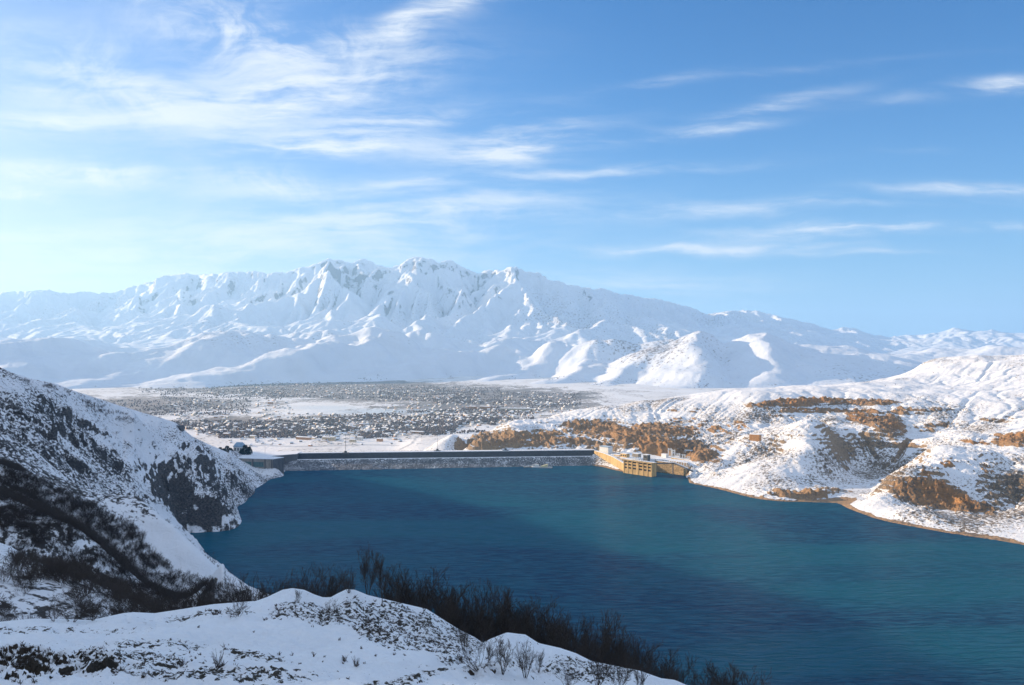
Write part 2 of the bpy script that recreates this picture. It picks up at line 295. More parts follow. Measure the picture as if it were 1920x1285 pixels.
def mountains():
    cell=55.; x0,y0=-14500.,5200.; nx,ny=580,320
    X,Y=np.meshgrid(x0+np.arange(nx)*cell,y0+np.arange(ny)*cell); px=np.clip(X/Y*F+CX,-690,2590)
    sx=np.array([a for a,b in SKYL],float); sy=np.array([b for a,b in SKYL],float)
    pk=np.arange(-1000,2900); yk=np.interp(pk,sx,sy); ks=np.exp(-((np.arange(-80,81))/30.)**2); ks/=ks.sum()
    ys=np.interp(px,pk,np.convolve(np.pad(yk,80,mode='edge'),ks,'valid'))
    wig=fbm(X,X*0+3,4200,4,2)*1500
    rd=np.interp(px,[-400,0,300,600,800,960,1250,1500,1700,1920,2300],[18000,17500,16800,15800,15500,14700,14800,16800,19000,20000,20000])+wig
    zt=H-(ys-HY)/F*rd
    fd=np.interp(px,[-400,0,250,500,620,800,900,1000,1100,1300,1600,1900,2300],[5400,6000,6600,7000,7300,8300,8800,8500,7600,6700,6300,6200,6200])+fbm(X,X*0+9,2500,3,6)*500
    t=np.clip((Y-fd)/(rd-fd),-.1,1.6)
    prof=np.interp(t,[-.1,0,.06,.25,.45,.65,.85,1.0,1.15,1.6],[0,0,.035,.10,.19,.38,.70,1.0,.82,.3])
    env=-80+(zt+80)*prof
    wx=fbm(X,Y,4200,4,3)*1700; wy=fbm(X,Y,4200,4,5)*1700
    up=np.clip((env+80)/1500,0,1)
    big=fbm(X+wx,Y+wy,4300,4,1,.5,True)*(70+820*up*(1-.5*up))
    hills=fbm(X*1.0+wx*.3,Y*1.25+wy*.3,2100,3,8,.42,True)
    foot=np.exp(-((t-.2)/.17)**2)*np.clip(t*14,0,1)
    z=env+big+foot*hills*120+fbm(X+wx*.4,Y+wy*.4,1500,4,4,.55,True)*(15+170*up)
    U=np.clip(up,0,1)**1.1*4.0*(1+.6*fbm(X,Y,1500,2,7))+foot*.3
    z,A=erode(z,U,cell,210,K=.012,m=.46,kd=.018,talus=1.1)
    base=blur(z,120); d=z-base
    zz=env+(blur(big,30))*.6+foot*blur(hills,6)*290*np.clip(t*10,0,1)+(d+.7*(z-blur(z,5)))*np.clip(.25+1.3*up,0,1.15)
    zz=np.where(t<0,-80+ (zz+80)*.2,zz)-40*np.clip((.012-t)/.03,0,1)
    xw=X+fbm(X,Y,900,4,2)*260; yw=Y+fbm(X,Y,900,4,6)*260
    for hp,hd,hw,hl,hh,tl in((60,7300,600,1100,95,.5),(235,7400,620,1300,135,.6),(400,7700,600,1300,120,.5),(560,7500,620,1500,120,.7),(690,8500,760,1500,200,.5),(850,8600,640,1500,215,.6),(990,8300,480,1300,130,.5),(1090,7700,460,1100,130,.5),(1180,7400,430,1100,120,.4),(1300,7500,560,1300,185,.3),(1460,7600,600,1400,190,.3)):
        cx=(hp-CX)/F*hd; dx=(xw-cx)-tl*(yw-hd); r2=np.where(dx<0,dx/hw,dx/(hw*.5))**2+((yw-hd)/hl)**2
        zz=zz+hh*np.clip(1-np.sqrt(r2+.004),0,1)*np.clip(1.1-.3*up,0,1)
    # exact skyline: scale the upper part column by column
    pq=np.arange(-500,2420,6.); Dq=np.arange(9000,22300,90.)
    P,Q=np.meshgrid(pq,Dq); G=bil(zz,x0,y0,cell,(P-CX)/F*Q,Q); ang=(G-H)/Q*F
    top=ang.max(0); want=HY-np.interp(pq,sx,sy); ratio=want/np.maximum(top,5)
    kk=np.exp(-((np.arange(-2,3))/1.2)**2); kk/=kk.sum(); ratio=np.convolve(np.pad(ratio,2,mode='edge'),kk,'valid')
    return dict(z=zz,x0=x0,y0=y0,cell=cell,pq=pq,ratio=ratio,up=up)
MT=mountains(); print('mountains',time.time()-T0)
def hM(x,y):
    z=bil(MT['z'],MT['x0'],MT['y0'],MT['cell'],x,y); px=x/y*F+CX
    r=np.interp(px,MT['pq'],MT['ratio']); k=np.clip((z-H-120)/400,0,1)*np.clip((y-9000)/2500,0,1)
    return H+(z-H)*(1+(r-1)*k)
def persp(px0,px1,npx,D):
    P,Q=np.meshgrid(np.linspace(px0,px1,npx),D); return P,(P-CX)/F*Q,Q
P,X,Y=persp(-420,2340,1250,np.concatenate([np.linspace(5300,9000,130)[:-1],np.linspace(9000,16500,270)[:-1],np.linspace(16500,22600,110)]))
Z=hM(X,Y); up=np.clip((Z+80)/1500,0,1.2)
det=fbm(X,Y,260,4,3,.55,True); Z=fit_sky(P,Y,Z,SKYF,.045,3,lo=11000)
Z=Z+det*(3+34*np.clip(up,0,1))+fbm(X+fbm(X,Y,500,2,3)*200,Y,420,5,6,.55,True)*(9+34*np.clip(up,0,1)**1.3)+fbm(X,Y,900,4,7,.5,True)*(14+30*np.clip(up,0,1))
PX,PY=W2P(X,Y,Z)
rk=np.clip((up-.25)*1.1,0,.66)*(.6+.8*fbm(X,Y,700,4,9))
rk=np.maximum(rk,ell(PX,PY,[(625,500,50,14,0,.7),(690,500,40,9,5,.6),(790,500,45,20,20,.75),(1150,590,110,45,35,.25)]))
spk=.26+.5*fbm(X,Y,1400,3,5)+ell(PX,PY,[(1200,640,200,40,20,.3)])+ell(PX,PY,[(650,722,420,7,1,.45)])-ell(PX,PY,[(640,688,400,28,2,.42),(200,680,260,35,4,.4)])
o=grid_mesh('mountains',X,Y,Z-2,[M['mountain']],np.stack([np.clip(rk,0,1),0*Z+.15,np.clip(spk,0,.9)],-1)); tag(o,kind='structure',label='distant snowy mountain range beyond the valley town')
# ---------------------------------------------------------------- valley floor with its fields
def hV(x,y):
    px=x/y*F+CX
    z=-80+fbm(x,y,900,3,2)*9+np.clip((y-4500)/3500,0,1)**2*22
    b=np.exp(-((px-600)/500)**2)*0
    z=z+ell(px,y,[(820,2650,60,260,0,18.)])
    return z+b
P,X,Y=persp(-700,2700,760,np.geomspace(1500,9600,420)); Z=hV(X,Y); PX,PY=W2P(X,Y,Z)
wood=ell(PX,PY,[(600,728,330,20,2,.95),(930,745,190,20,2,.9),(300,760,190,18,0,.75),(760,785,230,22,-3,.85),(470,800,150,16,0,.8),(900,765,200,12,0,.9)])
wood*=1-.85*ell(PX,PY,[(700,773,150,7,0,1),(420,772,110,5,0,1),(810,832,60,16,0,1),(640,836,300,9,0,1),(480,825,120,6,0,.8)])
ice=ell(PX,PY,[(740,772,140,6,0,.9),(610,765,60,4,0,.6)])
road=np.exp(-((PX-np.interp(PY,[812,816,822,832,842],[820,788,780,772,752]))/2.2)**2)*((PY>812)&(PY<843)); road=np.maximum(road,np.exp(-((PY-836-1.5*np.sin(PX/40))/1.0)**2)*((PX>440)&(PX<750))*.7)
o=grid_mesh('valley_ground',X,Y,Z,[M['valley']],np.stack([wood,ice,road],-1)); tag(o,kind='structure',label='snowy valley floor with fields and roads below the mountains')
# plain underneath everything, out to the horizon
me=bpy.data.meshes.new('ground'); me.from_pydata([(-60000,-20000,-140),(60000,-20000,-140),(60000,70000,-140),(-60000,70000,-140)],[],[(0,1,2,3)]); me.materials.append(flat_mat('snow_plain',(.7,.73,.77,1),scale=300,var=.1))
tag(bpy.data.objects.new('ground',me),kind='structure'); C.objects.link(bpy.data.objects['ground'])
print('valley',time.time()-T0)
# ---------------------------------------------------------------- right hillside
def shore(py): return 388266./(py-650)
def pts3(l): return [P2W(*a) for a in l]
RW=[(1095,871),(1130,876),(1170,885),(1230,891),(1290,905),(1350,918),(1420,935),(1480,941),(1540,942),(1590,953),(1620,965),(1700,985),(1800,1003),(1920,1022),(2100,1060),(2300,1100)]
RP=[(a,b,shore(b)) for a,b in RW]
RP+=[(1000,792,2150),(1050,780,2160),(1100,770,2150),(1170,763,2130),(1240,757,2100),(1300,748,2100),(1380,734,2100),(1440,731,2120),(1500,728,2150),(1580,724,2200),(1640,722,2230),(1700,716,2300),
 (1690,706,2650),(1740,681,2600),(1780,672,2600),(1850,669,2550),(1920,667,2500),(2100,650,2400),(2400,640,2300),
 (1780,720,2250),(1850,730,2050),(1960,740,1900),
 (1420,752,1980),(1500,756,1960),(1600,757,1970),(1700,766,1900),(1420,768,1930),(1500,772,1910),(1600,775,1900),
 (1560,765,1950),(1600,785,1850),(1660,785,1850),(1720,800,1790),(1650,812,1700),(1720,822,1680),(1450,790,1860),(1500,800,1790),
 (1555,812,1660),(1545,832,1590),(1530,850,1540),(1505,872,1490),(1475,893,1450),(1450,915,1400),
 (1596,856,1640),(1606,888,1540),(1596,911,1450),(1590,928,1370),(1650,850,1640),(1680,876,1560),(1640,920,1380),(1620,940,1320),(1540,915,1400),(1510,905,1430),
 (1790,820,1600),(1745,850,1490),(1705,880,1400),(1665,905,1340),(1635,932,1300),
 (1700,903,1310),(1760,903,1300),(1700,938,1275),(1760,950,1250),(1820,905,1300),(1830,955,1225),(1700,960,1200),(1760,975,1160),(1840,985,1130),
 (1900,930,1260),(1900,870,1400),(1860,840,1500),(1900,820,1550),(1900,775,1780),(1960,900,1300),(2100,900,1200),(2100,800,1500),(2300,900,1100),
 (1300,862,1650),(1270,858,1690),(1290,832,1760),(1210,818,1830),(1150,840,1790),(1240,862,1672),(1300,866,1640),(1200,863,1690),(1350,850,1660),(1400,840,1640),(1380,800,1850),(1300,785,1960),(1200,785,2020),(1420,880,1500),(1370,885,1530),(1330,880,1570),(1310,893,1560),(1450,850,1590),
 (1140,815,1920),(1100,800,2020),(1000,812,1960),(950,814,1960),(900,838,1850),(1000,842,1840),(1060,843,1830),(1095,845,1810),(1060,806,1980),(870,838,1960),(900,820,2060),(940,806,2150)]
RX=pts3(RP)
for a,b in RW: x,y,z=P2W(a,b,shore(b)); RX.append((x-55,y-45,-22)); RX.append((x-190,y-160,-45))
RX+=[(-90,1950,-40),(-150,2200,-75),(-120,2600,-80),(-200,1700,-40),(-150,1640,-45),(-50,1700,-40),(50,1690,-30),(-230,1800,-40),(100,2700,-80),(0,2400,-50),(500,2900,-40),(1100,3300,20),(700,2500,85),(300,2420,10),(1300,3400,60),(2200,3200,150),(2400,2400,200),(900,2900,60)]
rR=rbf(RX,.00002)
cell=8.; xR0,yR0=-260.,820.; XX,YY=np.meshgrid(xR0+np.arange(330)*cell,yR0+np.arange(330)*cell)
B=rR(XX,YY); z=B+fbm(XX,YY,170,4,1,.5,True)*9
z,_=erode(z,.05*np.ones_like(z),cell,55,K=.012,m=.42,kd=.03,talus=1.3); dR=z-blur(z,35); dR*=np.clip((B+2)/25,.0,1); BR=B+dR*1.45
def hRc(x,y): return bil(BR,xR0,yR0,cell,x,y)
P,X,Y=persp(790,2350,980,np.concatenate([np.geomspace(840,1000,50)[:-1],np.geomspace(1000,2350,560)[:-1],np.geomspace(2350,3400,110)]))
Z=hRc(X,Y); PX,PY=W2P(X,Y,Z)
cl=[(1490,757,85,8,-3,1.15,1),(1590,755,110,6,1,1.0,.8),(1560,772,120,5,1,.85,.8),(1480,783,70,4,2,.6,.6),(1760,770,70,5,2,.6,.3),(1680,835,70,4,3,.7,.2),(1610,785,30,13,20,1,.8),(1660,795,45,18,20,1,.75),(1700,772,40,8,0,.7,.5),(1750,800,50,12,0,.6,.3),(1300,770,60,6,0,.35,.5),
 (1745,930,75,24,14,1.35,1),(1790,945,60,17,14,1.25,1),(1775,873,18,5,15,.8,1),(1850,880,18,7,20,.7,1),(1890,920,60,30,0,.75,.1),(1835,955,40,12,10,.8,.7),(1740,885,20,12,-40,.5,.9),(1500,928,60,9,3,1.0,.5),(1570,925,45,8,8,.7,.2),(1450,935,40,5,6,.5,.5),
 (975,825,95,15,2,1.1,.45),(930,830,60,12,-5,1.1,.35),(1040,822,45,14,10,1.0,.45),(1120,806,70,17,5,1.1,.6),(1180,820,60,20,10,1.15,.65),(1090,832,70,8,8,1.0,.4),(1230,840,70,20,12,1.25,.7),(1290,848,60,18,12,1.25,.75),(1240,808,80,14,5,.95,.6),(1320,805,60,10,5,.65,.7),(1290,790,70,7,0,.5,.8),(1290,835,60,10,8,.8,.7),
 (1385,800,25,9,0,.7,.8),(1910,825,60,14,0,.9,.85),(1830,830,40,7,0,.5,.8),(1870,790,40,10,0,.45,.3),(1640,815,70,3,3,.6,.1),(1330,890,40,2.5,0,.4,.6)]
rock=ell(PX,PY,[c[:6] for c in cl])*(.95+.75*fbm(X,Y,40,4,8)); ora=ell(PX,PY,[c[:5]+(c[6],) for c in cl])
rock=np.maximum(rock,.38*np.clip(fbm(X,Y,90,4,4,.5,True)*2,0,1)*ell(PX,PY,[(1200,815,330,45,3,1),(1600,800,200,40,3,.8),(1800,900,160,90,0,1)]))
g1=fbm(X*1.0+Y*.35,(Y-X*.35)*.28,15,4,5,.55,True); g2=fbm(X,Y,14,4,6,.55,True); g3=fbm(X,Y,60,4,2)
ledge=np.abs(((Z+g3*10)/9.)%1-.5)*2
flat_=1-.85*ell(PX,PY,[(1215,858,75,14,8,1)]); rock=rock*flat_
rock=rock*np.clip(.95+.7*g1,.3,1.5); ora=ora*np.clip(.85+.6*g1,.25,1)
fr=((Z+g3*9+g2*1.2)/7.5)%1; Z=Z+np.clip(rock*1.3,0,1)*(np.clip((fr-.5)/.4,0,1)-fr)*7.5*np.clip((Z+1)/8,0,1)
Z=Z+rock*(g1*6.5+g2*2.5)*np.clip((Z+1)/8,0,1)+(g2*.8+g3*2.2)*np.clip((Z+1)/12,0,1)*.9*flat_+fbm(X,Y,5,3,9)*.35
spk=np.clip(.20+.8*fbm(X,Y,120,3,7)+.30*g1+ell(PX,PY,[(1400,850,90,40,0,.25),(1620,870,80,50,0,.30),(1550,780,200,25,0,.2),(1880,930,80,50,0,.4),(1300,780,200,20,0,.15)])-ell(PX,PY,[(1500,735,250,16,0,.5),(1800,715,130,35,0,.45),(1490,860,50,30,-50,.35),(1100,780,150,10,0,.3)]),0,.85)
shoreb=np.clip((3.4-Z+2.5*g3+g2)/2.5,0,1)*(Z>-6); rock=np.maximum(rock,shoreb*1.35); ora=ora*(1-shoreb)+.32*shoreb
Dsh=np.interp(PX,[a for a,b in RW],[shore(b) for a,b in RW]); Z=np.where((Y>Dsh+25)&(PX>1300),np.maximum(Z,np.minimum(6,(Y-Dsh-25)*.12)+.4*g2),Z)
Dw=np.interp(PX,[1130,1150,1168,1228,1262,1287,1312],[1755,1712,1668,1662,1632,1606,1590]); kx=np.clip((PX-1138)/8,0,1)*np.clip((1306-PX)/16,0,1)
Z=np.where((Y>Dw+3)&(Y<Dw+70),Z*(1-kx)+kx*(24.4+.25*g2),Z); Z=np.where((Y>=Dw+70)&(Y<Dw+85),Z*(1-kx)+kx*np.minimum(Z,24.4+(Y-Dw-70)/15*np.maximum(Z-24.4,0)),Z)
kf=np.clip((PX-1178)/8,0,1)*np.clip((1294-PX)/12,0,1); Z=np.where(Y<=Dw+3,np.minimum(Z,Z*(1-kf)-kf*4),Z)
XR,YR,ZR=X,Y,Z
o=grid_mesh('right_hillside',X,Y,Z,[M['right']],np.stack([np.clip(rock,0,1.3),np.clip(ora,0,1),spk],-1),keep=Z>-14); tag(o,kind='structure',label='sunlit snowy hillside with orange rock cliffs across the lake')
print('right',time.time()-T0)
# ---------------------------------------------------------------- left hillside and the slope down from the viewpoint
LW=[(530,890),(500,903),(478,918),(465,935),(446,950),(450,968),(448,985),(402,998),(372,1000),(358,1003),(385,1035),(430,1072),(465,1098)]
LP=[(a,b,shore(b)) for a,b in LW]
LP+=[(0,690,850),(60,712,920),(150,738,1000),(240,765,1120),(330,795,1280),(390,833,1400),(430,850,1520),(455,868,1590),
 (340,828,1260),(480,884,1585),(520,884,1606),(352,900,1160),(400,955,1140),(300,890,1080),(330,975,1020),(200,850,950),(100,800,850),(100,860,760),(200,930,800),(285,975,870),(355,1018,940),(0,780,750),(0,848,640),(250,810,1080),(400,880,1300),(440,890,1400),(440,920,1330),(425,940,1250),
 (260,1000,700),(350,1050,730),(420,1090,760),(250,985,640),
 (0,864,470),(100,912,490),(200,960,515),(280,1005,540),(340,1062,570),(430,1108,640),(-200,800,450),
 (0,1000,330),(150,1040,345),(300,1100,400),(100,1090,235),(0,1150,150),(60,1080,260),(250,1145,210),(400,1125,340),(480,1122,470),(200,1150,170)]
LX=pts3(LP)
for a,b in LW[:8]+LW[10:]: x,y,z=P2W(a,b,shore(b)); LX.append((x+40,y-20,-20)); LX.append((x+130,y-60,-45))
LX+=[(-205,640,0),(-160,600,-2),(-60,560,-3),(40,520,-3),(130,490,-3),(240,430,-3),(380,330,-3),(-120,520,-32+25),(150,420,35),(0,400,70),(-120,430,75),(60,280,120),(-60,250,140),(200,250,90),(60,150,180),(0,110,203),(-60,130,200),(150,130,165),(300,150,100),(-140,330,125),(420,200,10),
 (-150,120,222),(-250,100,250),(-400,150,300),(-600,300,380),(-700,600,330),(-760,900,262),(-900,1200,205),(-850,1500,110),(-650,1750,30),(-560,1720,20),(-1100,1500,120),(-1100,900,330),(-771,1200,150),(-900,1400,130),(-643,1000,205),(-450,300,270),(-430,480,235),(-500,620,222),(100,700,-45),(0,900,-50),(-330,1700,-25),(-900,1900,-30),(-480,1900,-60),(-200,800,-35)]
rL=rbf(LX,.00002)
cell=6.; xL0,yL0=-1150.,60.; XX,YY=np.meshgrid(xL0+np.arange(280)*cell,yL0+np.arange(320)*cell)
B=rL(XX,YY); z=B+fbm(XX,YY,120,4,3,.5,True)*7
z,_=erode(z,.04*np.ones_like(z),cell,45,K=.012,m=.42,kd=.03,talus=1.3); dL=z-blur(z,30); dL*=np.clip((B+2)/25,0,1)*np.clip((YY-120)/200,.1,1); BL=B+dL*1.4
def hLc(x,y): return bil(BL,xL0,yL0,cell,x,y)
P,X,Y=persp(-520,1750,1040,np.geomspace(92,1850,720))
Z=hLc(X,Y); PX,PY=W2P(X,Y,Z); far=np.clip((Y-450)/250,0,1)
cl=[(345,880,55,60,55,1.25,.1),(395,930,60,28,45,1.1,.1),(400,975,50,14,10,.9,.1),(235,955,45,35,20,1.0,.6),(250,985,25,18,0,.9,.5),(130,800,45,22,30,.8,0),(100,750,60,20,15,.6,0),(150,870,60,12,35,.7,0),(60,830,60,14,30,.7,0),(400,1030,60,10,35,.8,0),(440,905,40,20,40,.7,0),(0,780,50,20,10,.6,0),(200,835,60,16,40,.75,0),(60,790,60,14,35,.8,0),(170,775,40,10,25,.7,0),(30,730,40,12,25,.6,0),(290,905,30,14,50,.7,0)]
rock=ell(PX,PY,[c[:6] for c in cl])*far; ora=ell(PX,PY,[c[:5]+(c[6],) for c in cl])
g1=fbm(X*.9-Y*.45,(X*.45+Y*.9)*.25,20,4,5,.55,True); g2=fbm(X,Y,11,4,6,.55,True); g3=fbm(X,Y,60,4,2)
fr=((Z*.8+X*.55+fbm(X,Y,60,4,2)*7)/7.)%1; Z=Z+np.clip(rock*1.2,0,1)*(np.clip((fr-.5)/.4,0,1)-fr)*6*np.clip((Z+1)/8,0,1)
Z=Z+(rock*(g1*8+g2*3)+g1*2.4*far+g2*.9+g3*1.8)*np.clip((Z+1)/8,0,1)*np.clip((Y-100)/150,.15,1)
Z=fit_sky(P,Y,Z,[(-520,600),(-300,632),(-100,668),(0,689),(25,700),(60,711),(100,718),(150,737),(180,746),(215,758),(240,765),(270,775),(300,783),(330,793),(345,806),(360,818),(390,833),(410,841),(430,850)],.16,5,lo=600)
Z=fit_sky(P,Y,Z,[(405,1052),(430,1073),(465,1098),(500,1112),(540,1130),(620,1160)],.22,6,lo=230,hi=900)
spk=np.clip(.34+.72*fbm(X,Y,60,3,7)+ell(PX,PY,[(100,860,160,60,20,.35),(60,780,100,50,10,.3),(250,900,90,60,30,.25),(450,930,60,40,0,.3)])-ell(PX,PY,[(280,860,30,70,-15,.5),(310,960,20,60,-20,.45),(310,820,60,20,20,.3),(350,1045,110,28,28,.55),(200,780,90,25,20,.15)]),0,.9)
shoreb=np.clip((2.2-Z+1.5*g3+g2)/2,0,1)*(Z>-6); rock=np.maximum(rock,shoreb*1.3)
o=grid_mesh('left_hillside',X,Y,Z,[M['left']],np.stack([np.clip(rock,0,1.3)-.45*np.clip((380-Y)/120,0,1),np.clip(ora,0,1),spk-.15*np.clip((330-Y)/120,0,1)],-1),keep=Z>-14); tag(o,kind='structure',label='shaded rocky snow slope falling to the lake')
ZLgrid=(P[0],Y[:,0],Z)
print('left',time.time()-T0)
def hL(x,y):
    """the left slope as meshed"""
    pxs,Ds,G=ZLgrid; px=x/y*F+CX; u=np.clip((px-pxs[0])/(pxs[1]-pxs[0]),0,len(pxs)-1.01); v=np.clip(np.log(y/Ds[0])/np.log(Ds[1]/Ds[0]),0,len(Ds)-1.01)
    i=u.astype(int); j=v.astype(int); a=u-i; b=v-j
    return (G[j,i]*(1-a)+G[j,i+1]*a)*(1-b)+(G[j+1,i]*(1-a)+G[j+1,i+1]*a)*b
# ---------------------------------------------------------------- foreground knoll
RID=[(-500,1180,60),(-250,1175,60),(0,1166,62),(130,1161,64),(250,1150,66),(400,1133,68),(480,1127,70),(520,1112,71),(545,1104,72),(575,1112,74),(600,1121,76),(630,1115,75),(652,1106,74),(700,1119,76),(800,1147,78),(860,1183,76),(900,1200,75),(960,1216,74),(1100,1238,72),(1200,1268,68),(1300,1292,64),(1500,1340,60),(1900,1450,55),(2300,1560,50)]
FP=list(RID)+[(0,1222,46),(-250,1225,45),(300,1222,47),(600,1230,49),(800,1235,51),(950,1270,52),(0,1300,35.5),(500,1300,37),(900,1310,40),(1200,1345,45),(300,1185,56),(600,1178,59),(750,1200,60),(560,1140,65),(700,1165,65),(450,1150,63),(850,1225,60),(220,1226,45.5),(220,1290,37),(0,1245,43),(1050,1275,60)]
FX=pts3(FP)
for a,b,d in RID: x,y,z=P2W(a,b,d); FX.append(((a-CX)/F*(d+14),d+14,z-7)); FX.append(((a-CX)/F*(d+50),d+50,z-36))
for x in(-40,-15,0,15,40): FX+=[(x,4,H-6.5),(x,14,H-10.5),(x,24,H-13.5),(x,-20,H-2)]
rF=rbf(FX,.000005)
def hF(x,y): return rF(x,y)
P,X,Y=persp(-420,2300,1000,np.concatenate([np.geomspace(3,28,50)[:-1],np.geomspace(28,82,440)[:-1],np.geomspace(82,150,60)]))
Z=hF(X,Y); PX,PY=W2P(X,Y,Z)
rk=ell(PX,PY,[(60,1252,100,22,0,1.2,),(180,1250,45,20,0,1.0),(0,1260,120,20,0,1.1),(930,1262,60,10,0,.9),(1010,1270,40,10,0,.7)])
sp=ell(PX,PY,[(550,1140,45,14,-15,1.1),(610,1150,60,18,15,1.35),(700,1175,70,28,30,1.25),(790,1190,60,30,25,1.1),(750,1150,90,16,15,.8),(830,1215,40,22,35,1.0),(400,1150,70,8,0,.75),(250,1245,130,20,0,.75),(400,1270,190,12,0,.75),(100,1185,180,8,0,.6),(480,1232,70,8,8,.65),(300,1210,120,6,0,.5),(760,1275,80,8,-10,.75),(1100,1260,100,20,0,.8),(870,1190,40,25,30,.8)])
n1=fbm(X,Y,4.5,4,2); n2=fbm(X,Y,1.3,4,4,.55,True); n3=fbm(X,Y,.5,3,6)
Z=Z+n1*.6+fbm(X,Y,1.8,4,9)*.26+(n2*.28+n3*.12)*np.clip(.28+np.maximum(rk,sp),0,1.1)+rk*np.abs(n2)*.5
Z=fit_sky(P,Y,Z,[(-300,1175),(0,1166),(60,1160),(130,1161),(170,1163),(230,1150),(250,1148),(290,1150),(330,1144),(400,1133),(440,1130),(480,1127),(500,1120),(530,1106),(548,1103),(570,1106),(590,1115),(605,1120),(620,1120),(635,1112),(650,1105),(665,1106),(690,1116),(740,1128),(800,1142),(860,1180),(890,1195),(905,1205),(920,1198),(950,1186),(985,1190),(1010,1206),(1050,1215),(1080,1225),(1110,1240),(1160,1250),(1200,1258),(1240,1272),(1265,1275),(1300,1290),(1420,1320)],.13,4,lo=50,k=3)
ZFgrid=(X,Y,Z)
def nearZ(x,y):
    XX,YY,ZZ=ZFgrid; pxs=(XX[0]/YY[0,0]*F+CX); Ds=YY[:,0]; u=np.clip((x/y*F+CX-pxs[0])/(pxs[1]-pxs[0]),0,len(pxs)-1.01); j=np.clip(np.searchsorted(Ds,y)-1,0,len(Ds)-2); i=u.astype(int); a=u-i; b=(y-Ds[j])/(Ds[j+1]-Ds[j])
    return (ZZ[j,i]*(1-a)+ZZ[j,i+1]*a)*(1-b)+(ZZ[j+1,i]*(1-a)+ZZ[j+1,i+1]*a)*b
o=grid_mesh('foreground_slope',X,Y,Z,[M['near']],np.stack([np.clip(rk,0,1.2),np.clip(.25+ell(PX,PY,[(150,1190,330,22,0,1),(250,1235,300,14,0,.8),(520,1240,70,25,0,.9),(850,1270,250,20,0,.5)]),0,1),np.clip(sp+.45*fbm(X*.3,Y,5,3,1)+.40,0,1)],-1)); tag(o,kind='structure',label='snow covered knoll in the foreground')

# ---------------------------------------------------------------- unseen ridge west of the viewpoint, shaped to shade near slopes and lake
crest=[(-420,-1500,430),(-520,-500,450),(-690,100,450),(-820,500,455),(-1180,900,510),(-1600,1300,550),(-1930,1800,610),(-2330,2350,610),(-2750,2900,520),(-3100,3500,250)]
XX,YY=np.meshgrid(np.linspace(-4200,200,300),np.linspace(-2500,4300,420))
Zb=np.full(XX.shape,-1e3)
for (a,b) in zip(crest[:-1],crest[1:]):
    a=np.array(a,float); b=np.array(b,float); d=b[:2]-a[:2]; t=np.clip(((XX-a[0])*d[0]+(YY-a[1])*d[1])/(d@d),0,1)
    zc=a[2]+t*(b[2]-a[2]); r=np.hypot(XX-a[0]-t*d[0],YY-a[1]-t*d[1]); Zb=np.maximum(Zb,zc-.90*np.sqrt(r*r+60**2)+43)
Zb=np.maximum(Zb+fbm(XX,YY,420,5,4,.5,True)*28*np.clip((Zb+60)/120,0,1),-95)
lim=np.where((YY>3)&(XX>-.70*YY-25),-1,1)          # stays outside the view, the left slope carries on from there
Zb=np.where((XX>-230)&(YY>-10),np.minimum(Zb,150),Zb)
o=grid_mesh('hills',XX,YY,Zb,[M['bank']],np.zeros(XX.shape+(3,))+np.array([.2,0,.2]),keep=(lim>0)&(Zb>-94)); tag(o,kind='structure',label='unseen snowy ridge beside the viewpoint, shaped to shade slopes and lake')
# ---------------------------------------------------------------- lake
me=bpy.data.meshes.new('water'); wv=[(-700,-1500,0),(3200,-1500,0),(3200,1300,0),(900,1500,0),(250,1800,0),(-330,1775,0),(-520,1700,0),(-700,1200,0)]
me.from_pydata(wv,[],[tuple(range(8))]); me.materials.append(M['water']); o=bpy.data.objects.new('water',me); C.objects.link(o); tag(o,kind='structure',label='deep blue and teal reservoir water')
print('terrain',time.time()-T0)
